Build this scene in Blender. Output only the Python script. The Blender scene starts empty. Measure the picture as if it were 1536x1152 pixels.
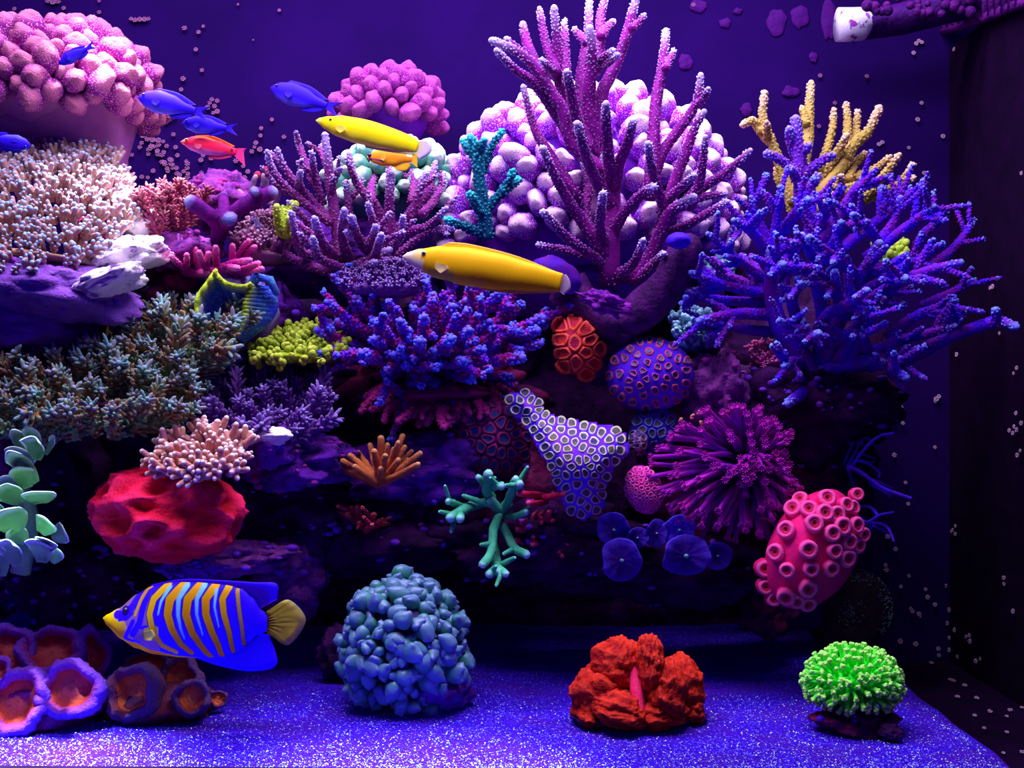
import bpy, math, random
from mathutils import Vector, Matrix, Quaternion, noise as mn

# ------------------------------------------------------------------ camera, world, lights, exposure
scene = bpy.context.scene
COL = scene.collection
F, CX, CY = 1815.0, 768.0, 576.0        # focal length and centre in pixels of a 1536 x 1152 frame
CAM = Vector((0.0, -1.3, 0.32))
cam_data = bpy.data.cameras.new('camera')
cam_data.sensor_width = 36.0
cam_data.lens = 36.0 * F / 1536.0
cam_data.clip_start = 0.05
cam = bpy.data.objects.new('camera', cam_data)
cam.location = CAM
cam.rotation_euler = (math.radians(90), 0, 0)
COL.objects.link(cam)
scene.camera = cam

world = bpy.data.worlds.new('world')
scene.world = world
world.use_nodes = True
bg = world.node_tree.nodes['Background']
bg.inputs['Color'].default_value = (0.12, 0.0, 1.0, 1)
bg.inputs['Strength'].default_value = 0.22

def area(name, loc, target, size, size_y, energy, color, spread=180):
    l = bpy.data.lights.new(name, 'AREA')
    l.shape = 'RECTANGLE'
    l.size, l.size_y, l.energy, l.color = size, size_y, energy, color
    l.spread = math.radians(spread)
    o = bpy.data.objects.new(name, l)
    o.location = loc
    d = Vector(target) - Vector(loc)
    o.rotation_euler = d.to_track_quat('-Z', 'Y').to_euler()
    COL.objects.link(o)
    return o

def spot(name, loc, target, energy, color, angle, blend=0.6, radius=0.03):
    l = bpy.data.lights.new(name, 'SPOT')
    l.energy, l.color = energy, color
    l.spot_size, l.spot_blend, l.shadow_soft_size = math.radians(angle), blend, radius
    o = bpy.data.objects.new(name, l)
    o.location = loc
    d = Vector(target) - Vector(loc)
    o.rotation_euler = d.to_track_quat('-Z', 'Y').to_euler()
    COL.objects.link(o)
    return o

# unseen tank lamps, one set forward for front faces; beams added for hot spots
area('tank_lamp', (-0.10, -0.36, 1.15), (-0.10, 0.05, 0.25), 1.05, 0.25, 12, (0.80, 0.70, 1.0), 150)
area('tank_lamp', (-0.08, 0.02, 1.2), (-0.08, 0.06, 0.2), 1.05, 0.12, 9, (0.88, 0.75, 1.0), 130)
spot('lamp_beam', (-0.40, -0.02, 1.2), (-0.435, 0.03, 0.5), 210, (0.95, 0.92, 1.0), 17, 0.8)
spot('lamp_beam', (0.10, 0.12, 1.25), (0.10, 0.20, 0.55), 110, (1.0, 0.85, 1.0), 36, 0.9)
spot('lamp_beam', (-0.42, -0.46, 1.2), (-0.42, -0.345, 0.0), 950, (0.75, 0.97, 1.0), 18, 0.9)
spot('lamp_beam', (-0.08, -0.46, 1.2), (-0.08, -0.375, 0.0), 620, (0.72, 0.95, 1.0), 20, 1.0)

vs = scene.view_settings
vs.view_transform = 'Standard'
vs.look = 'None'
vs.exposure = 0.0
vs.gamma = 1.0
vs.use_curve_mapping = False

# ------------------------------------------------------------------ helpers
def P(px, py, Y):
    "a point of the tank at depth Y behind the middle plane, seen at (px, py)"
    d = Y - CAM.y
    return Vector(((px - CX) * d / F, Y, CAM.z - (py - CY) * d / F))

def S(Y):
    return (Y - CAM.y) / F

def zoomer(x0, y0, s):
    return lambda q: (x0 + q[0] / s, y0 + q[1] / s)

def smooth(a, b, x):
    t = max(0.0, min(1.0, (x - a) / (b - a)))
    return t * t * (3 - 2 * t)

def lin(c):
    return tuple(((v / 255) / 12.92 if v / 255 <= 0.04045 else ((v / 255 + 0.055) / 1.055) ** 2.4) for v in c)

class MB:
    "collects geometry for one mesh object"
    def __init__(self):
        self.v, self.f, self.t, self.m, self.c = [], [], [], [], []
    def add(self, verts, faces, tips=0.0, mi=0):
        o = len(self.v)
        self.v += [Vector(p) for p in verts]
        self.t += list(tips) if isinstance(tips, (list, tuple)) else [tips] * len(verts)
        self.f += [tuple(i + o for i in fc) for fc in faces]
        self.m += [mi] * len(faces)
    def loft(self, rings, tips, cap0=True, cap1=True, mi=0):
        n = len(rings[0]); vs, ts, fs = [], [], []
        for r, t in zip(rings, tips):
            vs += r; ts += [t] * n
        for k in range(len(rings) - 1):
            for i in range(n):
                j = (i + 1) % n
                fs.append((k * n + i, k * n + j, (k + 1) * n + j, (k + 1) * n + i))
        if cap0: fs.append(tuple(range(n - 1, -1, -1)))
        if cap1: fs.append(tuple((len(rings) - 1) * n + i for i in range(n)))
        self.add(vs, fs, ts, mi)
    def tube(self, pts, rads, sides=8, tip0=0.0, tip1=1.0, tipstart=0.72, mi=0, wob=0.0):
        pts = [Vector(p) for p in pts]
        # rounded end
        d = (pts[-1] - pts[-2]).normalized()
        e = pts[-1]; r = rads[-1]
        pts = pts + [e + d * r * 0.6, e + d * r * 0.95]
        rads = list(rads) + [r * 0.8, r * 0.3]
        rings, tips = [], []
        u = None
        L = len(pts)
        for k in range(L):
            t = (pts[min(k + 1, L - 1)] - pts[max(k - 1, 0)])
            t = t.normalized() if t.length > 1e-9 else Vector((0, 0, 1))
            if u is None:
                u = t.orthogonal().normalized()
            u = (u - t * u.dot(t))
            u = u.normalized() if u.length > 1e-6 else t.orthogonal().normalized()
            w = t.cross(u)
            ring = []
            for i in range(sides):
                a = 2 * math.pi * i / sides
                rr = rads[k]
                if wob:
                    rr *= 1 + wob * mn.noise((pts[k] + (u * math.cos(a) + w * math.sin(a)) * rads[k]) * (1.2 / max(rads[0], 1e-4)))
                ring.append(pts[k] + (u * math.cos(a) + w * math.sin(a)) * rr)
            rings.append(ring)
            s = k / (L - 1)
            tips.append(tip0 + (tip1 - tip0) * smooth(tipstart, 1.0, s))
        self.loft(rings, tips, True, True, mi)
    def nub(self, p, d, r, h, tip=0.0, mi=0, n=5, tint=.3):
        u = d.orthogonal().normalized(); w = d.cross(u)
        vs = []
        for (rr, hh) in ((r, 0.0), (r * 0.8, h * 0.75)):
            for i in range(n):
                a = 2 * math.pi * i / n
                vs.append(p + (u * math.cos(a) + w * math.sin(a)) * rr + d * hh)
        vs.append(p + d * h)
        fs = [(i, (i + 1) % n, n + (i + 1) % n, n + i) for i in range(n)] + [(n + i, n + (i + 1) % n, 2 * n) for i in range(n)]
        self.add(vs, fs, [tip] * n + [min(1, tip + tint * .7)] * n + [min(1, tip + tint)], mi)
    def nubs(self, pts, rads, step, r, h, rng, lean=0.7, tipend=1.0, tipstart=0.72, mi=0, per=5, tint=.3):
        "little cups standing out all along a branch"
        L = [0.0]
        for a, b in zip(pts, pts[1:]):
            L.append(L[-1] + (Vector(b) - Vector(a)).length)
        tot = L[-1]; s = step * 0.5; k = 0; ang = rng.random() * 6
        while s < tot:
            while k < len(L) - 2 and L[k + 1] < s: k += 1
            f = (s - L[k]) / max(1e-9, L[k + 1] - L[k])
            a, b = Vector(pts[k]), Vector(pts[k + 1])
            p = a.lerp(b, f); t = (b - a).normalized()
            R = rads[k] + (rads[k + 1] - rads[k]) * f
            u = t.orthogonal().normalized(); w = t.cross(u)
            for q in range(per):
                an = ang + 2 * math.pi * q / per + rng.uniform(-.35, .35)
                o = u * math.cos(an) + w * math.sin(an)
                d = (o + t * lean).normalized()
                tp = tipend * smooth(tipstart, 1.0, s / tot)
                self.nub(p + o * R * 0.8 + t * rng.uniform(-.4, .4) * step, d, r * rng.uniform(.8, 1.25), h * rng.uniform(.7, 1.3), tp, mi, 5, tint)
            ang += 0.6; s += step
    def blob(self, c, rad, seg=24, rings=14, disp=None, rot=None, tip=0.0, mi=0):
        c = Vector(c); vs, ts, fs = [], [], []
        if not hasattr(rad, '__len__'): rad = (rad, rad, rad)
        def put(n):
            k = disp(n) if disp else 0.0
            kk, tt = (k if isinstance(k, tuple) else (k, tip))
            q = Vector((n.x * rad[0], n.y * rad[1], n.z * rad[2])) * (1 + kk)
            if rot is not None: q = rot @ q
            vs.append(c + q); ts.append(tt)
        put(Vector((0, 0, -1)))
        for k in range(1, rings):
            ph = -math.pi / 2 + math.pi * k / rings
            for i in range(seg):
                a = 2 * math.pi * i / seg
                put(Vector((math.cos(ph) * math.cos(a), math.cos(ph) * math.sin(a), math.sin(ph))))
        put(Vector((0, 0, 1)))
        for i in range(seg):
            fs.append((0, 1 + (i + 1) % seg, 1 + i))
        for k in range(rings - 2):
            for i in range(seg):
                j = (i + 1) % seg
                fs.append((1 + k * seg + i, 1 + k * seg + j, 1 + (k + 1) * seg + j, 1 + (k + 1) * seg + i))
        last = len(vs) - 1; b = 1 + (rings - 2) * seg
        for i in range(seg):
            fs.append((b + i, b + (i + 1) % seg, last))
        self.add(vs, fs, ts, mi)
    def mesh(self, name, mats, off=Vector((0, 0, 0)), smoothed=True):
        me = bpy.data.meshes.new(name)
        me.from_pydata([tuple(p - off) for p in self.v], [], self.f)
        for m in (mats if isinstance(mats, (list, tuple)) else [mats]):
            me.materials.append(m)
        me.polygons.foreach_set('material_index', self.m)
        me.polygons.foreach_set('use_smooth', [smoothed] * len(self.f))
        at = me.attributes.new('tip', 'FLOAT', 'POINT')
        at.data.foreach_set('value', [float(x) for x in self.t])
        if self.c:
            ca = me.attributes.new('Col', 'FLOAT_COLOR', 'POINT')
            ca.data.foreach_set('color', [x for col in self.c for x in (*col, 1.0)])
        me.update()
        return me
    def obj(self, name, mats, parent=None, smoothed=True):
        off = parent_loc(parent)
        o = bpy.data.objects.new(name, self.mesh(name, mats, off, smoothed))
        COL.objects.link(o)
        o.parent = parent
        return o

def parent_loc(p):
    v = Vector((0, 0, 0))
    while p is not None:
        v += p.location
        p = p.parent
    return v

def tag(o, label, cat, group=None, kind=None):
    if label: o['label'] = label
    if cat: o['category'] = cat
    if group: o['group'] = group
    if kind: o['kind'] = kind
    return o

def thing(name, label, cat, loc, group=None):
    o = bpy.data.objects.new(name, None)
    o.empty_display_size = 0.01
    o.location = loc
    COL.objects.link(o)
    return tag(o, label, cat, group)

def inst(parent, name, me, pos, direction=None, scale=1.0, roll=0.0, quat=None):
    "one more piece that shares mesh data, set at a point of the tank"
    o = bpy.data.objects.new(name, me)
    COL.objects.link(o)
    o.parent = parent
    o.location = Vector(pos) - parent_loc(parent)
    if quat is None:
        z = Vector((0, 0, 1))
        d = Vector(direction if direction is not None else (0, 0, 1)).normalized()
        quat = z.rotation_difference(d) @ Quaternion(z, roll)
    o.rotation_mode = 'QUATERNION'
    o.rotation_quaternion = quat
    o.scale = scale if hasattr(scale, '__len__') else (scale, scale, scale)
    return o

# ------------------------------------------------------------------ materials
def nt(m):
    m.use_nodes = True
    t = m.node_tree
    return t, t.nodes['Principled BSDF'], t.links

def mixc(t, fac, a, b):
    n = t.nodes.new('ShaderNodeMix'); n.data_type = 'RGBA'
    if isinstance(fac, (int, float)): n.inputs[0].default_value = fac
    else: t.links.new(fac, n.inputs[0])
    for sock, v in ((n.inputs[6], a), (n.inputs[7], b)):
        if isinstance(v, tuple): sock.default_value = (*v[:3], 1)
        else: t.links.new(v, sock)
    return n.outputs[2]

def ramp(t, fac, stops, interp='LINEAR'):
    n = t.nodes.new('ShaderNodeValToRGB')
    t.links.new(fac, n.inputs[0])
    r = n.color_ramp; r.interpolation = interp
    while len(r.elements) < len(stops): r.elements.new(0.5)
    for e, (p, c) in zip(r.elements, stops):
        e.position = p; e.color = (*c[:3], 1)
    return n.outputs[0]

def noise_tex(t, scale, detail=3, rough=0.55, coord='Object'):
    tc = t.nodes.new('ShaderNodeTexCoord')
    n = t.nodes.new('ShaderNodeTexNoise')
    n.inputs['Scale'].default_value = scale
    n.inputs['Detail'].default_value = detail
    n.inputs['Roughness'].default_value = rough
    t.links.new(tc.outputs[coord], n.inputs['Vector'])
    return n.outputs['Fac']

MATS = {}
def sat(c, k=.75):
    m_, M_ = min(c), max(c)
    k *= 1 - m_ / max(M_, 1e-6)
    return tuple(max(0.0, v - k * m_) for v in c)

def mat(name, base, tip=None, second=None, scale=70, lo=.38, hi=.62, rough=.7, bump=.4, bscale=500, spec=.1, speck=None, u=1.0):
    "a living surface: two tones in patches, a tint at the growing tips, fine relief"
    if name in MATS: return MATS[name]
    scale *= u; bscale *= u
    m = bpy.data.materials.new(name); MATS[name] = m
    t, b, L = nt(m)
    second = sat(second) if second else tuple(v * 0.62 for v in sat(base))
    base = sat(base)
    tip = sat(tip, .45) if tip else None
    col = ramp(t, noise_tex(t, scale), [(lo, second), (hi, base)])
    if speck:
        tc = t.nodes.new('ShaderNodeTexCoord')
        vo = t.nodes.new('ShaderNodeTexVoronoi'); vo.inputs['Scale'].default_value = speck[1] * u
        L.new(tc.outputs['Object'], vo.inputs['Vector'])
        f = ramp(t, vo.outputs['Distance'], [(speck[2], (1, 1, 1)), (speck[2] + .2, (0, 0, 0))])
        col = mixc(t, f, col, speck[0])
    if tip:
        a = t.nodes.new('ShaderNodeAttribute'); a.attribute_name = 'tip'
        col = mixc(t, a.outputs['Fac'], col, tip)
    L.new(col, b.inputs['Base Color'])
    b.inputs['Roughness'].default_value = rough
    b.inputs['Specular IOR Level'].default_value = spec
    if bump:
        bn = t.nodes.new('ShaderNodeBump'); bn.inputs['Strength'].default_value = bump
        bn.inputs['Distance'].default_value = 0.002
        L.new(noise_tex(t, bscale, 2), bn.inputs['Height'])
        L.new(bn.outputs['Normal'], b.inputs['Normal'])
    return m

def plain(name, c, rough=.5, spec=.3):
    if name in MATS: return MATS[name]
    m = bpy.data.materials.new(name); MATS[name] = m
    t, b, L = nt(m)
    col = ramp(t, noise_tex(t, 120), [(.3, tuple(v * .85 for v in c)), (.7, c)])
    L.new(col, b.inputs['Base Color'])
    b.inputs['Roughness'].default_value = rough
    b.inputs['Specular IOR Level'].default_value = spec
    return m

def painted(name, rough=.6, spec=.12):
    "skin whose markings are laid on the mesh itself"
    if name in MATS: return MATS[name]
    m = bpy.data.materials.new(name); MATS[name] = m
    t, b, L = nt(m)
    a = t.nodes.new('ShaderNodeAttribute'); a.attribute_name = 'Col'
    n = noise_tex(t, 400)
    col = mixc(t, ramp(t, n, [(.35, (.0, .0, .0)), (.65, (.12, .12, .12))]), a.outputs['Color'], (.9, .9, 1))
    mm = mixc(t, 0.0, a.outputs['Color'], col)
    L.new(mm, b.inputs['Base Color'])
    b.inputs['Roughness'].default_value = rough
    b.inputs['Specular IOR Level'].default_value = spec
    return m

# ------------------------------------------------------------------ the tank: back, side, bottom, sand
m_wall = bpy.data.materials.new('dark_back')
t_, b_, L_ = nt(m_wall)
L_.new(ramp(t_, noise_tex(t_, 6, 4), [(.35, (.010, .0004, .060)), (.7, (.016, .0006, .088))]), b_.inputs['Base Color'])
b_.inputs['Roughness'].default_value = .85; b_.inputs['Specular IOR Level'].default_value = .05
m_black = bpy.data.materials.new('black_panel')
t_, b_, L_ = nt(m_black)
L_.new(ramp(t_, noise_tex(t_, 30, 4), [(.35, (.006, .0008, .014)), (.7, (.012, .001, .024))]), b_.inputs['Base Color'])
b_.inputs['Roughness'].default_value = .8; b_.inputs['Specular IOR Level'].default_value = .05

def box(mb, lo, hi, mi=0):
    (a, b, c), (d, e, f) = lo, hi
    mb.add([(a, b, c), (d, b, c), (d, e, c), (a, e, c), (a, b, f), (d, b, f), (d, e, f), (a, e, f)],
           [(3, 2, 1, 0), (4, 5, 6, 7), (0, 1, 5, 4), (1, 2, 6, 5), (2, 3, 7, 6), (3, 0, 4, 7)], 0.0, mi)

def structure(name, lo, hi, m):
    mb = MB(); box(mb, lo, hi)
    o = mb.obj(name, m, None, False); o['kind'] = 'structure'
    return o
YB = 0.36; XR = 0.60
structure('wall_back', (-1.0, YB, -0.06), (XR + 0.05, YB + 0.02, 1.0), m_wall)
structure('wall_right', (XR, -0.34, -0.06), (XR + 0.02, YB, 0.78), m_black)
structure('floor', (-1.0, -0.36, -0.08), (XR + 0.05, YB, -0.06), m_black)
tr = structure('trim_front', (-0.9, -0.335, -0.06), (XR, -0.320, 0.0085), m_black)
tr.rotation_euler = (0, math.radians(0.35), 0)

m_sand = bpy.data.materials.new('sand')
t_, b_, L_ = nt(m_sand)
fine = noise_tex(t_, 420, 2)
big = noise_tex(t_, 14, 3)
c1 = ramp(t_, fine, [(.38, (.016, .0, .22)), (.58, (.040, .001, .66)), (.66, (.07, .02, .85)), (.72, (.38, .60, .95))])
c2 = mixc(t_, ramp(t_, big, [(.45, (0, 0, 0)), (.62, (.5, .5, .5))]), c1, (.055, .003, .22))
L_.new(c2, b_.inputs['Base Color'])
b_.inputs['Roughness'].default_value = .9; b_.inputs['Specular IOR Level'].default_value = .1
bn_ = t_.nodes.new('ShaderNodeBump'); bn_.inputs['Strength'].default_value = .7; bn_.inputs['Distance'].default_value = .003
L_.new(fine, bn_.inputs['Height']); L_.new(bn_.outputs['Normal'], b_.inputs['Normal'])

def sand_z(x, y):
    z = 0.006 * mn.noise(Vector((x * 5, y * 5, 1))) + 0.003 * mn.noise(Vector((x * 14, y * 14, 4)))
    edge = 0.425 + 0.012 * mn.noise(Vector((y * 9, 0, 3))) - 0.25 * smooth(0.17, 0.34, y) ** 2
    z -= 0.010 * smooth(edge - 0.03, edge + 0.01, x)
    z += 0.012 * smooth(0.0, 0.3, y) * (1 - smooth(edge - .05, edge, x))
    return z
mb = MB()
NX, NY = 190, 90
xs = [-0.9 + (XR - 0.005 + 0.9) * i / NX for i in range(NX + 1)]
ys = [-0.318 + (YB - 0.002 + 0.318) * j / NY for j in range(NY + 1)]
EDGE = lambda y: 0.432 + 0.012 * mn.noise(Vector((y * 9, 0, 3))) - 0.25 * smooth(0.17, 0.34, y) ** 2
def sand_x(i, y):
    "columns squeeze up to the crumbling edge; the last ones run down its face"
    f = i / NX
    return -0.9 + (EDGE(y) + 0.9) * min(1.0, f / .96) + max(0, f - .96) * .5
mb.add([(sand_x(i, y), y, sand_z(sand_x(i, y), y) if i <= NX * .96 else -0.06 + (sand_z(EDGE(y), y) + .06) * (1 - (i / NX - .96) / .04)) for y in ys for i in range(NX + 1)],
       [(j * (NX + 1) + i, j * (NX + 1) + i + 1, (j + 1) * (NX + 1) + i + 1, (j + 1) * (NX + 1) + i) for j in range(NY) for i in range(NX)])
sand = mb.obj('sand', m_sand)
tag(sand, 'rippled sand bed lit blue violet over the tank bottom', 'sand', None, 'stuff')
rng = random.Random(11)
mb = MB()
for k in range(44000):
    y = -0.312 + 0.26 * rng.random() ** 3.2  # crowded toward the glass; the pale grains stand in for bright light there
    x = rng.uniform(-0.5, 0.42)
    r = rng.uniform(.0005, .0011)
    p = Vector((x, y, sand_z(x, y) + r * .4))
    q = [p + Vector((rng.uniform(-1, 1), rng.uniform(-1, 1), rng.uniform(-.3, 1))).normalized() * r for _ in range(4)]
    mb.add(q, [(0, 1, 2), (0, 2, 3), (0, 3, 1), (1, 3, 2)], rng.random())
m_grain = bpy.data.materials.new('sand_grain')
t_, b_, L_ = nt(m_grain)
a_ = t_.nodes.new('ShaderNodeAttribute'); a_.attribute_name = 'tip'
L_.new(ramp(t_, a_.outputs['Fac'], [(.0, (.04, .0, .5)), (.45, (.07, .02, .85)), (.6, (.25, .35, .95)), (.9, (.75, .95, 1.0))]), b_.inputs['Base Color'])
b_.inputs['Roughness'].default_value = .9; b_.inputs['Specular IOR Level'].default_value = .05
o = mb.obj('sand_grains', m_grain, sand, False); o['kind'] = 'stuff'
# ------------------------------------------------------------------ live rock
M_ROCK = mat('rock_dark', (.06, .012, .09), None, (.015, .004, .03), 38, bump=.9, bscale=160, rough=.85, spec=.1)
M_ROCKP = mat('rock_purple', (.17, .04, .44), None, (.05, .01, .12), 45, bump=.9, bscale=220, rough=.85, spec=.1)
M_ROCKR = mat('rock_maroon', (.20, .022, .09), None, (.045, .008, .05), 50, bump=.9, bscale=200, rough=.85, spec=.1)
M_ROCKW = mat('rock_pale', (.86, .80, .86), None, (.30, .16, .45), 60, lo=.36, hi=.46, bump=.8, bscale=260, rough=.85, spec=.1)
M_ROCKS = mat('rock_shelf', (.36, .20, .62), None, (.20, .09, .36), 40, bump=.9, bscale=300, rough=.85, spec=.05)
M_ROCKM = mat('rock_mauve', (.34, .10, .36), None, (.11, .03, .18), 75, bump=.9, bscale=300, rough=.85, spec=.1)
M_NOD = mat('coralline_nodule', (.16, .06, .75), None, (.30, .08, .50), 120, bump=.3)
M_NODR = mat('coralline_crust', (.42, .07, .24), None, (.22, .04, .34), 120, bump=.3)

def rock_disp(seed, amp, fr):
    o = Vector((seed * 7.3, seed * 3.1, seed * 5.7))
    def d(n):
        k = amp * mn.noise(n * fr + o) + amp * .55 * mn.noise(n * fr * 2.3 + o) + amp * .3 * mn.noise(n * fr * 5.1 + o)
        return k + amp * .14 * mn.noise(n * fr * 12 + o)
    return d

ROCKS = []
def rock(label, px, py, Y, rx, rz, ry, m=None, seed=None, tilt=0.0, amp=.42, fr=1.5, nod=0, name='live_rock', nodm=None, detail=(56, 34)):
    seed = seed if seed is not None else len(ROCKS) + 1
    s = S(Y); c = P(px, py, Y)
    ctr = thing(name, label, 'rock', c - Vector((0, 0, rz * s)))
    rot = Matrix.Rotation(math.radians(tilt), 3, 'Y')
    mb = MB(); dd = rock_disp(seed, amp, fr)
    mb.blob(c, (rx * s, ry, rz * s), detail[0], detail[1], dd, rot)
    mb.obj('rock_body', m or M_ROCK, ctr)
    if nod:
        rg = random.Random(seed * 13 + 5)
        nb = MB()
        for k in range(nod):
            n = Vector((rg.gauss(0, 1), -abs(rg.gauss(0, 1)), rg.gauss(.3, 1))).normalized()
            q = rot @ (Vector((n.x * rx * s, n.y * ry, n.z * rz * s)) * (1 + dd(n)))
            r = rg.uniform(2, 6.5) * s
            nb.blob(c + q, (r * rg.uniform(.8, 1.6), r, r * rg.uniform(.6, 1)), 8, 6)
        ob = nb.obj('coralline_nodules', nodm or M_NOD, ctr); ob['kind'] = 'stuff'
    ROCKS.append(ctr)
    return ctr

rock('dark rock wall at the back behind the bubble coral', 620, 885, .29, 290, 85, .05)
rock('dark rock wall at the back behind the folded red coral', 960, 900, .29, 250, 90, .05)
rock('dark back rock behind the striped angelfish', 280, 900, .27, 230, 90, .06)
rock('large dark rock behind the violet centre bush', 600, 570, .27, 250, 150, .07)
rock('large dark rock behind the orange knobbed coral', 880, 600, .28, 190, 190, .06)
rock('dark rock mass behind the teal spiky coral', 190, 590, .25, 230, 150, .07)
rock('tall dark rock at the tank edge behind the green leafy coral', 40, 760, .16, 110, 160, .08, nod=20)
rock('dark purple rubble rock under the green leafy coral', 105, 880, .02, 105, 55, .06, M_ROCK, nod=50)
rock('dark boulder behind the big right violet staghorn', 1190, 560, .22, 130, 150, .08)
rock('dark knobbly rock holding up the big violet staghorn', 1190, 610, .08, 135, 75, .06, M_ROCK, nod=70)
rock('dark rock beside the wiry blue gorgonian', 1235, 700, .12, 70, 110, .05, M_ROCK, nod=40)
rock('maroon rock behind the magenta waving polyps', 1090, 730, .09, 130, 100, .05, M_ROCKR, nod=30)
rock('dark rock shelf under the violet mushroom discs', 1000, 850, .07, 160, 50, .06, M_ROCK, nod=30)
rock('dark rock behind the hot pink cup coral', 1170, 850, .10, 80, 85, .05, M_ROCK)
rock('rock under the pink dome coral behind the tall staghorn', 880, 400, .22, 190, 80, .08, M_ROCKP)
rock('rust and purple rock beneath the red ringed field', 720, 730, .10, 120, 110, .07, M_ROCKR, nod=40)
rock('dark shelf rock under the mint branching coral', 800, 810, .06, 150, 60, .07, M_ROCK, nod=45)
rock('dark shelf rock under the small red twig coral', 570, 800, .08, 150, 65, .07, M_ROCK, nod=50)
rock('purple ledge rock behind the tan fan coral', 640, 705, .06, 110, 50, .05, M_ROCKP, nod=30, amp=.5)
rock('violet encrusted ledge beside the cream branch coral', 440, 690, .0, 85, 42, .05, M_ROCKP, nod=50, nodm=M_NODR)
rock('dark purple rock below the violet encrusted ledge', 420, 770, .05, 110, 75, .05, M_ROCK, nod=50)
rock('small white topped rock between the two pale branch corals', 400, 672, -.05, 42, 30, .03, M_ROCKP, nod=16)
rock('white crusted cap on the small rock ledge', 402, 654, -.07, 32, 15, .018, M_ROCKW, amp=.3)
rock('knobbly lavender rock branch just above the angelfish', 345, 838, -.02, 85, 24, .03, M_ROCKM, nod=24, amp=.55, tilt=-6)
rock('stubby lavender knob rock below the red brain coral', 285, 850, -.05, 46, 20, .02, M_ROCKP, nod=16, amp=.5)
rock('dark mauve boulder behind the angelfish tail', 440, 855, .05, 55, 65, .04, M_ROCKM, nod=20)
rock('dark rock under the yellow green nubby coral', 440, 560, .13, 90, 50, .05, M_ROCK, nod=18)
rock('dark rock base below the violet centre bush', 660, 590, .12, 140, 60, .05, M_ROCKR, nod=30)
rock('violet rock behind the pink purple staghorn', 500, 390, .16, 140, 60, .06, M_ROCKP, nod=40, nodm=M_NODR)
# the ledge on the left
rock('sunlit white rock slab below the red wrasse', 214, 328, .05, 56, 34, .05, M_ROCKW, tilt=28, amp=.3)
rock('white flat rock step under the sunlit slab', 192, 384, -.02, 56, 27, .05, M_ROCKW, tilt=-14, amp=.3)
rock('white speckled rock lip at the shelf end', 160, 424, -.09, 62, 20, .04, M_ROCKW, tilt=-20, amp=.3)
rock('mauve ridge rock below the cream table coral', 135, 358, .0, 34, 34, .04, M_ROCKR, amp=.4)
rock('dusky lavender shelf rock under the cream table coral', 66, 434, -.07, 122, 46, .06, M_ROCKS, nod=10, tilt=8, amp=.35)
rock('violet blue rounded rock under the lavender shelf', 40, 488, -.05, 90, 42, .05, M_ROCKS, amp=.25)
rock('magenta encrusted stone behind the teal spiky coral', 95, 545, .09, 90, 30, .04, M_ROCKR, nod=20, nodm=M_NODR)
rock('shaded maroon rock left of the clam', 250, 440, .07, 60, 55, .05, M_ROCKR, nod=10)
rock('purple knob rock under the small pink bush coral', 262, 375, .05, 62, 32, .04, M_ROCKM, nod=40, nodm=M_NODR)
rock('lilac fuzzy boulder behind the pink forked sponge', 330, 305, .14, 52, 42, .04, M_ROCKM, nod=40, nodm=M_NODR)
rock('purple rock holding the clam', 370, 480, .08, 75, 60, .05, M_ROCKP, nod=20)
rock('blue violet round stone beneath the clam', 330, 535, .02, 36, 20, .03, M_ROCKP, amp=.25)
rock('dark rock behind the bubble coral on the sand', 512, 985, .0, 32, 42, .03, M_ROCK)
rock('brown plug rock under the neon green coral', 1285, 1082, -.17, 58, 26, .035, M_ROCKR, nod=8, amp=.35)
rock('small dark stone in the sand beside the neon green plug', 1335, 1098, -.21, 18, 12, .012, M_ROCK, amp=.3)
rock('violet rock foot under the bubble coral', 650, 1030, -.10, 58, 46, .04, M_ROCKP, amp=.3)
rock('dark flat rock under the folded red coral', 955, 1075, -.15, 88, 20, .04, M_ROCK, amp=.3)
rock('mauve rock between the blue ringed ball and the magenta polyps', 1075, 590, .05, 46, 62, .04, M_ROCKM, nod=30, nodm=M_NODR, amp=.5)
rock('dark hanging rock tip below the hot pink cup coral', 1150, 920, .06, 36, 32, .03, M_ROCKR)

# ------------------------------------------------------------------ branching corals
def curve(pts, n=9):
    "smooth path through control points"
    if len(pts) == 2:
        a, b = pts
        mid = a.lerp(b, .5) + Vector((0, 0, -.04 * (b - a).length))
        pts = [a, mid, b]
    out = []
    P_ = [pts[0] * 2 - pts[1]] + pts + [pts[-1] * 2 - pts[-2]]
    segs = len(pts) - 1
    per = max(3, n // segs)
    for k in range(segs):
        p0, p1, p2, p3 = P_[k], P_[k + 1], P_[k + 2], P_[k + 3]
        for i in range(per):
            t = i / per
            out.append(.5 * ((2 * p1) + (p2 - p0) * t + (2 * p0 - 5 * p1 + 4 * p2 - p3) * t * t + (3 * p1 - p0 - 3 * p2 + p3) * t ** 3))
    out.append(pts[-1])
    return out

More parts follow.
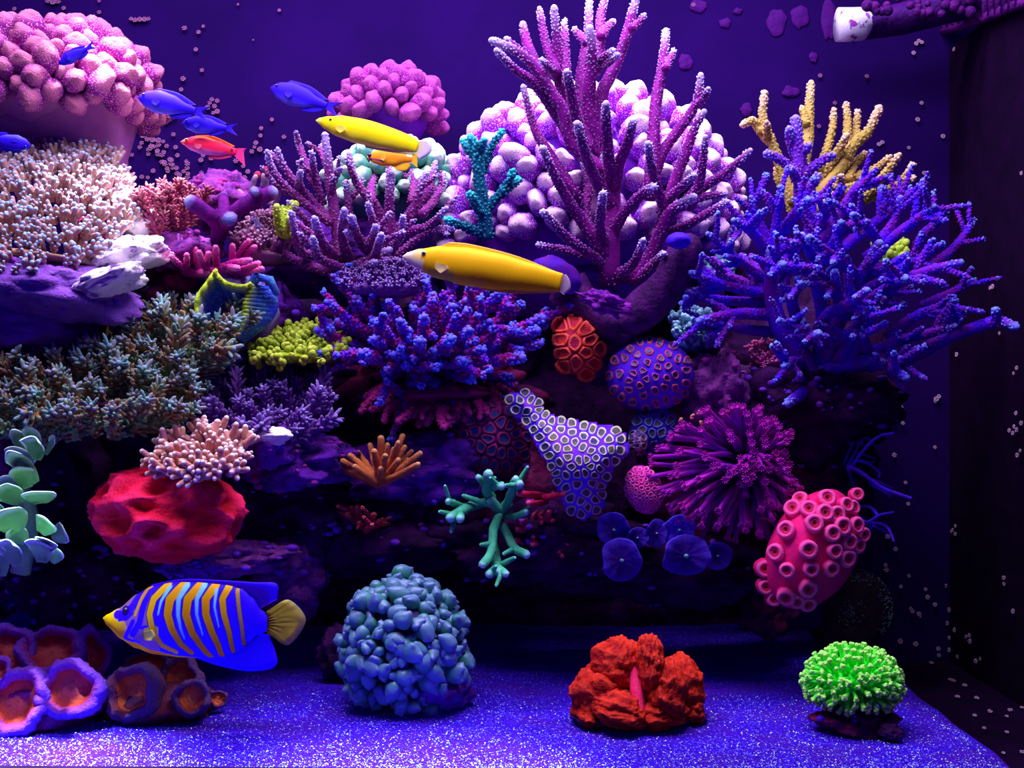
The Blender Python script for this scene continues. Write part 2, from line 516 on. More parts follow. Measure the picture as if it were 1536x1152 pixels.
def staghorn(name, label, cat, z, branches, Yb, m, r=7, nub=(2.0, 3.4, 6), tint=.3, depth=.06, seed=1, twigs=0, tiplen=.70, group=None, base=None, rmin=.52, nub_n=6):
    """branches: control points traced in a blown-up view (z maps them to the frame); the first point of each lies on the parent.
    an optional dict item sets the radius factor r and the depth change dy of the tip"""
    rg = random.Random(seed)
    s = S(Yb)
    bx, by = z(base) if base else z(branches[0][0])
    root = thing(name, label, cat, P(bx, by, Yb), group)
    for br in branches:
        opt = br[-1] if isinstance(br[-1], dict) else {}
        pts2 = [q for q in br if not isinstance(q, dict)]
        dy = opt.get('dy', rg.uniform(-depth, depth * .8)); y0 = opt.get('y0', rg.uniform(-.2, .2) * depth)
        rr = r * opt.get('r', rg.uniform(.85, 1.12)) * s
        ctrl = []
        for k, q in enumerate(pts2):
            f = k / (len(pts2) - 1)
            x, y = z(q)
            ctrl.append(P(x, y, Yb + y0 + (dy - y0) * f ** 1.2))
        path = curve(ctrl, 10)
        n = len(path)
        rads = [rr * (1 - (1 - rmin) * (i / (n - 1)) ** 1.3) for i in range(n)]
        mb = MB()
        mb.tube(path, rads, 9, 0, 1, tiplen, wob=.25)
        if nub: mb.nubs(path, rads, nub[2] * s, nub[0] * s, nub[1] * s, rg, .75, 1.0, tiplen, per=nub_n, tint=tint)
        for k in range(opt.get('tw', twigs)):
            i = rg.randrange(n // 2, n - 1)
            t = (path[i + 1] - path[i]).normalized()
            side = t.orthogonal().normalized(); side.rotate(Quaternion(t, rg.uniform(0, 6.28)))
            d = (t * .75 + side * .9 + Vector((0, 0, .25))).normalized()
            Lt = rr * rg.uniform(3, 6.5)
            tp = [path[i], path[i] + d * Lt * .5, path[i] + d * Lt + t * Lt * .12]
            tr_ = [rads[i] * .8, rads[i] * .62, rads[i] * .45]
            mb.tube(tp, tr_, 8, 0, 1, tiplen, wob=.2)
            if nub: mb.nubs(tp, tr_, nub[2] * s, nub[0] * s, nub[1] * s, rg, .75, 1.0, tiplen, per=nub_n, tint=tint)
        mb.obj('branch', m, root)
    return root

zA = zoomer(0, 0, 1)
m = mat('stag_maroon', (.24, .015, .24), (.70, .60, 1.0), (.13, .006, .16), 60, spec=.1)
staghorn('staghorn_coral', 'tall dark maroon staghorn coral with pale tips reaching to the water surface', 'coral', zA, [
    [(915, 430), (914, 350), (918, 280), (906, 236), {'r': 2.1, 'dy': .0, 'y0': 0}],
    [(908, 260), (860, 216), (845, 167), (832, 146), (806, 104), (772, 75), (738, 61), {'r': 1.35, 'dy': -.03}],
    [(852, 200), (824, 156), (798, 122), (772, 104), (745, 76), {'r': 1.1, 'dy': -.06}],
    [(806, 106), (782, 78), (759, 58), {'r': .9, 'dy': -.01}],
    [(808, 108), (793, 73), (784, 36), {'r': 1.25, 'dy': .02}],
    [(872, 220), (845, 160), (838, 104), (835, 65), (831, 12), {'r': 1.25, 'dy': -.01}],
    [(836, 112), (819, 65), (809, 13), {'r': 1.0, 'dy': .02}],
    [(838, 122), (826, 104), (812, 90), {'r': .8, 'dy': -.05}],
    [(850, 130), (848, 65), (846, 32), {'r': .9, 'dy': .03}],
    [(880, 230), (866, 182), (855, 130), (850, 108), {'r': 1.2, 'dy': -.07}],
    [(905, 250), (887, 182), (884, 130), (889, 91), (885, 43), {'r': 1.5, 'dy': -.04}],
    [(889, 100), (905, 86), (920, 76), {'r': .8, 'dy': -.06}],
    [(892, 104), (910, 96), (927, 82), {'r': .75, 'dy': -.07}],
    [(885, 230), (874, 182), (871, 117), (881, 60), (884, 2), {'r': 1.3, 'dy': .05}],
    [(880, 66), (870, 54), (861, 43), {'r': .85, 'dy': .03}],
    [(893, 110), (900, 62), (901, 26), (908, -6), {'r': 1.15, 'dy': .06}],
    [(901, 56), (910, 42), (921, 31), {'r': .85, 'dy': .04}],
    [(905, 220), (902, 146), (918, 109), (936, 65), (947, 26), (954, -4), {'r': 1.35, 'dy': .02}],
    [(946, 44), (956, 36), (967, 22), {'r': .8, 'dy': .0}],
    [(975, 300), (980, 216), (983, 161), (991, 112), (996, 78), (999, 47), {'r': 1.3, 'dy': .04}],
    [(998, 104), (1004, 92), (1011, 76), {'r': .75, 'dy': .03}],
    [(975, 290), (991, 234), (1014, 200), (1038, 167), (1048, 140), (1051, 113), {'r': 1.15, 'dy': .0}],
    [(1046, 158), (1055, 148), (1063, 133), {'r': .75}],
    [(1000, 320), (1009, 281), (1027, 234), (1043, 190), (1056, 168), {'r': 1.2, 'dy': -.02}],
    [(1035, 310), (1043, 294), (1053, 255), (1058, 206), {'r': 1.05, 'dy': -.05}],
    [(1030, 300), (1056, 280), (1087, 260), (1125, 226), {'r': 1.05, 'dy': -.03}],
    [(918, 395), (866, 322), (837, 273), (814, 223), {'r': 1.25, 'dy': -.08}],
    [(870, 300), (816, 219), (798, 182), (785, 130), {'r': 1.05, 'dy': .02}],
    [(917, 310), (897, 275), (879, 234), (866, 186), {'r': 1.35, 'dy': -.09}],
    [(917, 280), (915, 250), (910, 203), (909, 156), {'r': 1.35, 'dy': -.08}],
    [(922, 280), (927, 250), (941, 216), (950, 182), {'r': 1.3, 'dy': -.07}],
    [(990, 340), (996, 314), (980, 265), (972, 216), {'r': 1.2, 'dy': -.09}],
    [(920, 345), (936, 320), (962, 291), (981, 280), {'r': 1.15, 'dy': -.08}],
    [(925, 415), (962, 403), (988, 356), (1006, 317), (1040, 296), {'r': 1.55, 'dy': -.05}],
    [(990, 318), (1012, 290), (1041, 263), {'r': 1.0, 'dy': -.07}],
    [(995, 352), (1014, 346), (1053, 325), (1091, 303), {'r': 1.05, 'dy': -.06}],
    [(910, 400), (889, 385), (848, 354), (815, 318), {'r': 1.15, 'dy': -.09}],
    [(880, 384), (845, 374), (806, 367), {'r': .75, 'dy': -.02}],
    [(915, 380), (879, 330), (883, 278), (871, 226), {'r': 1.1, 'dy': .04}],
    [(928, 412), (952, 393), (965, 360), {'r': 1.0, 'dy': -.09}],
    [(908, 372), (900, 335), (905, 290), {'r': 1.15, 'dy': -.1}],
    [(950, 425), (983, 393), (996, 380), {'r': .95, 'dy': -.07}],
    [(1030, 302), (1060, 294), (1088, 291), {'r': .9, 'dy': -.02}],
], .05, m, r=8.0, nub=(1.5, 3.0, 5.2), seed=3, base=(915, 430), tiplen=.7, nub_n=7, tint=.3)

zR = zoomer(1020, 250, 2.977)
m = mat('stag_violet', (.08, .006, .76), (.26, .36, 1.0), (.17, .008, .34), 45, spec=.1)
staghorn('staghorn_coral', 'wide blue violet staghorn bush spreading toward the dark side panel', 'coral', zR, [
    [(590, 960), (520, 820), (440, 700), (410, 560), (410, 380), {'r': 2.0, 'dy': -.03, 'y0': .0}],
    [(410, 400), (330, 300), (240, 240), {'dy': -.09}],
    [(410, 390), (430, 250), (450, 92), {'dy': -.04}],
    [(420, 340), (500, 230), (572, 148), {'dy': -.06}],
    [(415, 370), (340, 220), (318, 138), {'dy': -.01}],
    [(430, 380), (520, 345), (595, 330), {'dy': -.12}],
    [(400, 520), (280, 430), (125, 300), {'dy': -.06}],
    [(385, 570), (200, 530), (48, 474), {'dy': -.08}],
    [(375, 610), (180, 595), (28, 565), {'dy': -.05}],
    [(405, 660), (230, 660), (85, 690), {'dy': -.10}],
    [(415, 740), (280, 725), (130, 698), {'dy': -.04}],
    [(395, 590), (250, 500), (150, 480), {'dy': .0}],
    [(400, 510), (420, 450), (462, 437), {'dy': -.12}],
    [(560, 770), (500, 720), (440, 688), {'dy': -.12, 'r': .8}],
    [(600, 930), (640, 720), (620, 560), (600, 420), (545, 312), {'r': 1.4, 'dy': -.09}],
    [(780, 560), (790, 490), (680, 400), (575, 318), {'dy': -.13, 'r': 1.1}],
    [(560, 380), (580, 260), (602, 128), {'dy': .0}],
    [(590, 360), (640, 230), (668, 138), {'dy': -.03}],
    [(600, 370), (700, 230), (780, 105), (838, 38), {'dy': .0, 'r': 1.1}],
    [(890, 350), (840, 270), (772, 214), {'dy': -.12}],
    [(700, 390), (800, 300), (940, 200), (1018, 112), {'dy': .02}],
    [(880, 350), (960, 240), (985, 140), {'dy': -.02}],
    [(830, 410), (960, 310), (1080, 220), (1135, 178), {'dy': -.06}],
    [(1040, 420), (1080, 310), (1150, 250), (1198, 188), {'dy': .01}],
    [(1090, 470), (1200, 385), (1260, 320), (1312, 238), {'dy': .05, 'r': .9, 'tw': 3}],
    [(860, 450), (1040, 420), (1175, 343), {'dy': -.05}],
    [(740, 660), (900, 560), (1050, 485), (1252, 430), {'dy': -.09, 'r': 1.25}],
    [(590, 780), (660, 660), (740, 620), (835, 553), {'dy': -.13, 'r': 1.1}],
    [(930, 770), (1050, 670), (1232, 600), {'dy': -.04}],
    [(1090, 620), (1200, 570), (1315, 508), {'dy': .04, 'tw': 3}],
    [(850, 880), (940, 790), (1090, 750), (1225, 713), {'dy': -.06, 'r': 1.1}],
    [(780, 880), (1030, 845), (1150, 785), (1300, 725), (1420, 690), (1500, 716), {'dy': -.08, 'r': 1.35, 'tw': 0}],
    [(1380, 705), (1410, 680), (1410, 640), {'dy': -.09, 'y0': -.075, 'tw': 0}],
    [(770, 870), (900, 880), (1012, 942), {'dy': -.08}],
    [(850, 890), (920, 880), (985, 858), {'dy': -.05}],
    [(640, 920), (560, 1000), (480, 1056), {'dy': -.10, 'r': 1.3, 'tw': 0}],
    [(850, 880), (820, 790), (798, 718), {'dy': -.05, 'r': 1.4}],
    [(570, 950), (700, 890), (830, 862), {'r': 2.0, 'dy': -.02}],
    [(640, 900), (700, 710), (800, 510), (890, 345), {'r': 1.5, 'dy': -.06, 'y0': 0}],
    [(720, 650), (850, 600), (955, 535), {'dy': .0}],
    [(670, 800), (760, 740), (840, 640), {'dy': -.1}],
    [(640, 500), (560, 470), (520, 440), {'dy': -.11}],
    [(720, 640), (700, 560), (690, 470), {'dy': -.12}],
    [(640, 420), (700, 320), (720, 250), {'dy': -.1}],
    [(520, 680), (500, 590), (540, 520), {'dy': -.12}],
    [(900, 600), (960, 520), (1010, 500), {'dy': -.13}],
    [(540, 880), (500, 870), (465, 890), {'dy': -.11}],
    [(560, 790), (580, 760), (620, 745), {'dy': -.14}],
], .06, m, r=8.8, nub=(2.1, 2.4, 6.5), tint=.08, seed=8, twigs=5, base=(570, 960), tiplen=.78)

zP = zoomer(380, 190, 4.8)
m = mat('stag_pink', (.28, .07, .23), (.58, .48, .95), (.18, .022, .19), 60, spec=.1)
staghorn('staghorn_coral', 'dusty pink purple staghorn coral below the upper yellow wrasse', 'coral', zP, [
    [(650, 1040), (610, 850), (600, 700), (550, 400), (540, 250), (515, 60), {'r': 1.35, 'dy': -.02}],
    [(600, 720), (450, 560), (300, 400), (200, 250), (175, 160), {'dy': -.03}],
    [(560, 700), (380, 560), (230, 430), (130, 300), (98, 178), {'dy': -.06}],
    [(500, 560), (440, 350), (420, 185), {'dy': -.05}],
    [(440, 420), (350, 190), (312, 68), {'dy': .02}],
    [(700, 1000), (640, 800), (655, 600), {'dy': -.08, 'r': 1.25}],
    [(700, 760), (690, 640), (668, 398), {'dy': .0}],
    [(980, 900), (975, 740), (980, 560), (992, 340), {'dy': -.02, 'r': 1.4}],
    [(970, 750), (880, 570), (740, 400), (688, 198), {'dy': -.01, 'r': 1.1}],
    [(980, 780), (870, 690), (825, 555), {'dy': -.07}],
    [(980, 810), (1140, 600), (1240, 335), {'dy': .0, 'r': 1.15}],
    [(1110, 660), (1250, 480), (1312, 258), {'dy': .03}],
    [(1210, 640), (1320, 500), (1372, 338), {'dy': .05}],
    [(985, 880), (1060, 790), (1078, 650), {'dy': -.09}],
    [(1060, 760), (1250, 720), (1392, 588), {'dy': -.04}],
    [(810, 880), (740, 770), (706, 648), {'dy': -.09}],
    [(810, 890), (860, 800), (885, 715), {'dy': -.07}],
    [(860, 1000), (895, 870), (922, 778), {'dy': -.11}],
    [(690, 1030), (790, 1010), (880, 975), {'dy': -.06, 'r': 1.1}],
    [(700, 1040), (480, 950), (430, 800), {'dy': -.1}],
    [(440, 930), (330, 880), (272, 618), {'dy': -.09}],
    [(610, 970), (490, 820), (438, 660), {'dy': -.1, 'r': 1.2}],
    [(560, 1050), (400, 1000), (250, 930), (100, 800), (8, 668), {'dy': -.04}],
    [(960, 1000), (1150, 830), (1300, 745), (1450, 728), {'dy': -.03}],
    [(430, 740), (350, 640), (248, 538), {'dy': -.05, 'r': .7}],
    [(680, 1050), (850, 960), (980, 890), {'r': 1.6, 'dy': -.02}],
    [(1140, 560), (1160, 400), (1128, 278), {'dy': .04}],
    [(850, 560), (850, 440), (882, 318), {'dy': .05}],
    [(250, 470), (150, 400), (140, 380), {'dy': -.0, 'r': .8}],
    [(560, 430), (600, 340), (632, 300), {'dy': -.03, 'r': .8}],
    [(540, 300), (500, 200), (488, 140), {'dy': .03, 'r': .8}],
    [(350, 470), (330, 400), (340, 320), {'dy': -.07, 'r': .8}],
], .08, m, r=7.2, nub=(1.7, 2.8, 5.5), seed=5, twigs=1, base=(680, 1050), tiplen=.6)

zT = zoomer(1100, 0, 3.523)
m = mat('stag_tan', (.60, .42, .17), (.90, .62, .50), (.42, .34, .10), 60, spec=.1)
staghorn('staghorn_coral', 'tan yellow antler coral with pinkish tips behind the violet staghorn', 'coral', zT, [
    [(330, 1150), (290, 1020), (250, 880), (190, 720), (155, 620), (165, 490), {'r': 1.2, 'dy': .0}],
    [(180, 740), (110, 645), (44, 660), {'dy': -.02, 'r': .95}],
    [(150, 700), (120, 660), (98, 628), {'dy': .02, 'r': .9}],
    [(185, 750), (178, 700), (175, 645), {'dy': -.03, 'r': .9}],
    [(320, 1080), (390, 760), (400, 600), (411, 438), {'dy': .03, 'r': 1.3}],
    [(388, 660), (375, 610), (363, 570), {'dy': .02, 'r': .8}],
    [(430, 1140), (450, 1030), (560, 900), (640, 760), (710, 700), (772, 572), {'r': 1.5, 'dy': .0}],
    [(450, 900), (475, 840), (520, 700), (530, 578), {'dy': .03, 'r': 1.0}],
    [(600, 840), (600, 740), (604, 640), (596, 548), {'dy': .02}],
    [(640, 760), (650, 690), (656, 588), {'dy': .04, 'r': .9}],
    [(420, 1000), (540, 820), (602, 715), {'dy': -.02, 'r': 1.1}],
    [(610, 950), (640, 870), (700, 808), {'dy': .04, 'r': .9}],
    [(600, 960), (690, 920), (750, 890), (830, 828), {'dy': .0}],
    [(690, 1040), (740, 990), (800, 920), (878, 818), {'dy': -.03}],
    [(690, 1060), (770, 1020), (880, 970), (948, 868), {'dy': -.01}],
    [(860, 985), (910, 955), (952, 942), {'dy': -.03, 'r': .8}],
    [(560, 1080), (565, 1000), (568, 930), {'dy': -.06, 'r': 1.1}],
    [(590, 1000), (540, 990), (520, 985), {'dy': -.05, 'r': .7}],
    [(440, 1120), (600, 1000), (700, 1000), {'r': 1.5, 'dy': .0}],
    [(330, 1120), (240, 960), (230, 880), {'dy': .03, 'r': .8}],
], .17, m, r=7.4, nub=(2.3, 3.0, 5.5), seed=9, base=(420, 1140), tiplen=.72)
m = mat('stag_violet2', (.22, .07, .62), (.42, .36, 1.0), (.20, .03, .36), 60, spec=.1)
staghorn('staghorn_coral', 'small violet upright antler coral in front of the tan antler coral', 'coral', zT, [
    [(375, 1130), (360, 950), (350, 850), (330, 630), {'r': 1.7, 'dy': -.01}],
    [(350, 850), (310, 760), (296, 680), {'dy': -.02, 'r': 1.2}],
    [(350, 930), (250, 845), (170, 810), {'dy': -.04}],
    [(370, 920), (470, 850), (532, 818), {'dy': -.03}],
    [(380, 1010), (420, 970), (445, 930), {'dy': -.05}],
    [(355, 830), (385, 790), (402, 765), {'dy': -.03, 'r': .8}],
    [(350, 1000), (320, 910), (290, 890), {'dy': -.05, 'r': .8}],
], .11, m, r=8.0, nub=(2.3, 3.6, 5.5), seed=10, tiplen=.72)

z2 = zoomer(380, 60, 3.84)
m = mat('stag_teal', (.015, .12, .19), (.06, .60, .62), (.01, .05, .15), 60, spec=.1)
staghorn('staghorn_coral', 'small dark teal bottlebrush coral against the pink dome', 'coral', z2, [
    [(1345, 1150), (1330, 1000), (1300, 800), (1290, 650), (1250, 560), {'r': 1.6, 'dy': -.02}],
    [(1315, 770), (1370, 620), (1438, 520), {'dy': .0}],
    [(1350, 970), (1450, 850), (1500, 750), {'dy': -.02}],
    [(1290, 690), (1310, 630), (1332, 575), {'dy': -.03}],
    [(1285, 680), (1240, 630), (1208, 578), {'dy': .0}],
    [(1330, 1010), (1280, 950), (1245, 880), {'dy': -.04}],
    [(1330, 1120), (1200, 1070), (1108, 1034), {'dy': -.04}],
    [(1430, 880), (1480, 840), (1532, 800), {'dy': .0}],
], .055, m, r=7.0, nub=(2.4, 4.0, 5.5), seed=12, tiplen=.6)

z6 = zoomer(350, 300, 3.072)
m = mat('bush_violet', (.09, .004, .50), (.16, .20, 1.0), (.26, .004, .14), 90, lo=.42, hi=.6, spec=.1)
tips = [(430, 470), (500, 395), (600, 380), (480, 560), (385, 600), (500, 650), (640, 560), (700, 480), (830, 480), (920, 440), (1010, 490),
        (1070, 465), (1150, 425), (1230, 430), (1330, 480), (1425, 545), (1415, 660), (1330, 725), (1250, 650), (1100, 825), (930, 855), (800, 760),
        (860, 650), (1060, 740), (740, 715), (590, 705), (790, 935), (560, 450), (770, 560), (950, 560), (1180, 560), (1300, 580), (1150, 690), (930, 700), (650, 640), (450, 690),
        (1090, 600), (1000, 640), (1240, 740), (880, 540), (700, 800), (1400, 600), (540, 600), (1010, 900), (1280, 820)]
brs = []
rg = random.Random(21)
for (x, y) in tips:
    bx_, by_ = 860 + (x - 860) * .30, 740 + (y - 740) * .22
    brs.append([(bx_, by_), (bx_ + (x - bx_) * .5, by_ + (y - by_) * .5 + 14), (x, y), {'dy': rg.uniform(-.09, .02) - (.05 if abs(x - 880) < 300 and y > 520 else 0)}])
staghorn('acropora_coral', 'broad crimson violet bush coral with glowing blue tips below the lower yellow wrasse', 'coral', z6, brs, .06, m,
         r=9.5, nub=(3.0, 4.2, 7), tint=.06, seed=22, twigs=3, base=(860, 800), tiplen=.8, rmin=.6)

z5 = zoomer(200, 240, 5.486)
m = mat('sponge_magenta', (.20, .02, .24), (.36, .40, .85), (.10, .01, .17), 90, spec=.1, bump=.8, bscale=900)
staghorn('forked_sponge', 'thick purple forked branch with pale blue round ends above the clam', 'sponge', z5, [
    [(700, 640), (700, 540), (640, 460), (480, 350), {'r': 1.9, 'dy': -.06}],
    [(710, 580), (800, 470), (900, 380), (1130, 270), {'r': 1.9, 'dy': -.03}],
    [(740, 540), (770, 500), (790, 480), {'r': 1.9, 'dy': -.1}],
    [(740, 480), (745, 400), (740, 310), {'r': 1.4, 'dy': .03}],
    [(1040, 320), (1030, 280), (1000, 260), {'r': 1.4, 'dy': -.05}],
], .06, m, r=6.6, nub=None, seed=31, tiplen=.85, rmin=.9)
m = mat('digitata_pink', (.75, .05, .36), (.95, .25, .55), (.50, .03, .30), 90, spec=.1)
staghorn('finger_coral', 'hot pink stubby finger coral above the clam shell', 'coral', z5, [
    [(430, 900), (380, 860), (310, 795), {'dy': -.07}], [(430, 900), (440, 840), (440, 780), {'dy': -.06}],
    [(620, 920), (570, 850), (540, 760), {'dy': -.08}], [(620, 920), (600, 860), (620, 770), {'dy': -.05}],
    [(690, 880), (680, 800), (680, 720), {'dy': -.06}], [(820, 860), (815, 780), (815, 705), {'dy': -.04}],
    [(830, 850), (890, 740), (950, 665), {'dy': -.02}], [(900, 860), (950, 760), (1000, 715), {'dy': -.02}],
    [(700, 900), (800, 850), (960, 825), {'dy': -.09}], [(760, 920), (900, 900), (1030, 850), {'dy': -.07}],
    [(800, 940), (930, 930), (1060, 895), {'dy': -.08}], [(700, 880), (780, 880), (860, 890), {'dy': -.1}],
    [(540, 900), (520, 830), (512, 730), {'dy': -.03}], [(560, 940), (700, 910), (820, 880), {'r': 1.5, 'dy': -.03}],
    [(400, 920), (500, 930), (600, 930), {'r': 1.5, 'dy': -.02}],
], .04, m, r=5.0, nub=(1.2, 1.6, 4), seed=32, tiplen=.5, rmin=.8)

z4 = zoomer(350, 560, 3.072)
m = mat('mint_branch', (.16, .58, .36), (.40, .80, .80), (.10, .42, .26), 70, spec=.1, bump=.6, bscale=700)
staghorn('branching_coral', 'mint green knobbly branching coral hanging over the dark cave', 'coral', z4, [
    [(1230, 640), (1270, 580), (1300, 490), {'dy': -.06}], [(1280, 560), (1310, 530), (1320, 510), {'dy': -.07}],
    [(1190, 580), (1170, 540), (1175, 465), {'dy': -.05, 'r': 1.3}], [(1170, 510), (1200, 515), (1235, 520), {'dy': -.06}], [(1170, 520), (1140, 490), (1130, 480), {'dy': -.04}],
    [(1190, 590), (1100, 610), (1040, 640), (1000, 665), {'dy': -.08, 'r': 1.2}], [(1060, 620), (1020, 600), (990, 590), {'dy': -.07}], [(1050, 630), (1045, 650), (1045, 670), {'dy': -.09}],
    [(1230, 640), (1200, 720), (1190, 820), (1150, 880), {'dy': -.09, 'r': 1.1}], [(1200, 790), (1210, 860), (1225, 915), {'dy': -.08, 'r': 1.2}],
    [(1220, 900), (1200, 910), (1180, 925), {'dy': -.09, 'y0': -.07}], [(1225, 900), (1240, 910), (1255, 925), {'dy': -.09, 'y0': -.07}],
    [(1230, 680), (1270, 760), (1300, 810), (1350, 835), {'dy': -.07}], [(1230, 650), (1290, 660), (1350, 640), {'dy': -.06, 'r': .8}],
    [(1280, 600), (1230, 630), (1190, 590), {'r': 1.3, 'dy': -.02}],
], .0, m, r=6.2, nub=None, seed=33, tiplen=.8, rmin=.92, twigs=1)
m = mat('finger_red', (.50, .03, .10), (.75, .10, .22), (.30, .015, .08), 90, spec=.1)
staghorn('finger_coral', 'small red fingered coral beside the mint branching coral', 'coral', z4, [
    [(1400, 800), (1380, 730), (1390, 650), {'dy': -.02}], [(1410, 780), (1440, 710), (1455, 640), {'dy': -.04}], [(1400, 780), (1350, 730), (1310, 720), {'dy': -.05}],
    [(1410, 790), (1460, 760), (1500, 720), {'dy': -.03}], [(1400, 800), (1340, 780), (1300, 770), {'dy': -.04}], [(1410, 760), (1410, 700), (1415, 665), {'dy': -.05}],
    [(1420, 800), (1480, 790), (1540, 790), {'dy': -.03}], [(1400, 810), (1400, 780), (1380, 790), {'dy': -.06}]], .02, m, r=4.6, nub=(1.4, 2, 4), seed=34, rmin=.7, twigs=2)
m = mat('flat_red', (.60, .04, .10), (.8, .1, .2), (.4, .02, .08), 90, spec=.1)
staghorn('finger_coral', 'flat red tongue coral stacked under the zebra patterned plate', 'coral', z4, [
    [(1440, 570), (1380, 560), (1320, 555), {'dy': -.05, 'r': 1.2}], [(1430, 575), (1480, 565), (1525, 555), {'dy': -.05, 'r': 1.1}], [(1440, 590), (1400, 600), (1360, 598), {'dy': -.06}]],
    -.01, m, r=5.0, nub=None, seed=35, rmin=.8)
m = mat('twig_red', (.50, .07, .10), (.72, .16, .14), (.32, .03, .12), 90, spec=.1)
staghorn('twig_coral', 'small brick red twig coral under the tan fan coral', 'coral', z4,
    [[(610, 730), ((610 + x) / 2, (720 + y) / 2), (x, y)] for x, y in [(525, 650), (540, 620), (570, 615), (600, 640), (650, 650), (690, 675), (700, 690), (540, 690), (640, 700), (660, 730), (620, 770), (580, 690), (600, 660), (560, 760)]],
    .02, m, r=4.4, nub=(1.3, 1.8, 4), seed=36, rmin=.8, twigs=1, base=(610, 740), depth=.05)
m = mat('fan_tan', (.62, .22, .10), (.75, .36, .18), (.42, .13, .09), 90, spec=.1)
staghorn('fan_coral', 'rusty tan finger fan coral in the middle of the reef', 'coral', z4,
    [[(670, 510), ((680 + x) / 2, (500 + y) / 2 + 8), (x, y)] for x, y in [(500, 430), (505, 405), (530, 420), (575, 365), (600, 400), (630, 330), (660, 400), (680, 300), (700, 380), (740, 350), (780, 290), (790, 340), (800, 400), (860, 370), (850, 420), (790, 440), (560, 430), (620, 440), (720, 420), (760, 400), (540, 380), (590, 440), (650, 360), (710, 330), (820, 360), (760, 320), (680, 440), (740, 450), (520, 450), (640, 460)]],
    -.02, m, r=6.8, nub=(1.0, 1.2, 4), seed=37, rmin=.65, base=(670, 520), depth=.05)
zG = zoomer(1200, 600, 4.571)
m = mat('gorgonian_blue', (.09, .03, .85), (.14, .06, .95), (.09, .02, .55), 90, spec=.1)
staghorn('gorgonian', 'wiry blue gorgonian with forked arms reaching over the dark drop', 'gorgonian', zG, [
    [(340, 480), (440, 340), (540, 250), (640, 228), {'dy': -.03}], [(340, 430), (440, 260), (530, 330), {'dy': .02, 'r': .7}], [(300, 440), (400, 220), (485, 205), {'dy': .03, 'r': .8}],
    [(320, 450), (420, 500), (560, 600), (660, 640), (760, 672), {'dy': -.04, 'r': 1.3}], [(330, 430), (430, 420), (540, 490), (540, 530), {'dy': .0}], [(480, 540), (580, 580), (632, 606), {'dy': .0, 'r': .7}],
    [(360, 400), (450, 430), (510, 425), {'dy': .02, 'r': .8}], [(370, 360), (450, 380), (520, 400), {'dy': .03, 'r': .6}], [(330, 470), (350, 540), (370, 590), {'dy': .01}],
    [(470, 560), (560, 620), (620, 660), {'dy': -.02, 'r': 1.2}],
], .05, m, r=2.6, nub=(.8, 1.0, 3), seed=38, rmin=.6, tiplen=.9, base=(320, 440))
staghorn('gorgonian', 'small forked blue gorgonian sprig beside the hot pink cup coral', 'gorgonian', zG, [
    [(400, 800), (460, 840), (540, 790), (640, 770), {'dy': -.02}], [(450, 840), (560, 850), (610, 890), (642, 968), {'dy': -.03}], [(440, 830), (480, 870), (492, 905), {'dy': .0}],
    [(500, 860), (560, 890), (595, 910), {'dy': .01, 'r': .8}], [(540, 800), (490, 740), (420, 728), {'dy': .02}]], .05, m, r=2.6, nub=(.8, 1.0, 3), seed=39, rmin=.6, tiplen=.9, base=(400, 800))
m = mat('dark_trunk', (.10, .02, .14), None, (.04, .01, .07), 60, spec=.1, bump=1.0, bscale=200)
zA2 = zA
tr = staghorn('rock_trunk', 'thick dark curved rock arm cradling the tall maroon staghorn', 'rock', zA, [
    [(850, 430), (880, 465), (935, 480), (990, 440), (1030, 375), {'r': 1.0, 'dy': -.03, 'y0': .02}],
    [(935, 480), (920, 520), (900, 560), {'r': .9, 'dy': .06, 'y0': 0}]], .02, m, r=34, nub=None, rmin=.75, seed=41, base=(935, 520))

m = mat('tube_tan', (.40, .24, .34), (.55, .36, .42), (.22, .14, .34), 90)
staghorn('tube_sponge', 'short tan tube sponges at the end of the purple forked branch', 'sponge', z5, [
    [(985, 330), (975, 230), (1005, 140), {'dy': .0}], [(1085, 330), (1080, 230), (1085, 130), {'dy': -.01, 'r': 1.3}], [(1165, 380), (1185, 310), (1207, 245), {'dy': -.02}], [(940, 330), (905, 290), (870, 255), {'dy': .0, 'r': .8}],
    [(1000, 340), (1080, 345), (1170, 370), {'r': 1.3, 'dy': .01}]], .12, m, r=5.4, nub=None, seed=43, rmin=.85, base=(1080, 345))
m = mat('ball_coral_red', (.52, .10, .12), None, (.36, .05, .12), 90)
for lab_, q_ in [('tiny brick red ball sponge atop the tan tubes', (1095, 85)), ('tiny brick red ball sponge beside the tan tubes', (1022, 125))]:
    p_ = P(*z5(q_), .13); rt_ = thing('ball_sponge', lab_, 'sponge', p_ - Vector((0, 0, .006)))
    mb = MB(); mb.blob(p_, 6 * S(.13), 16, 12, rock_disp(5, .15, 3)); mb.obj('body', m, rt_)
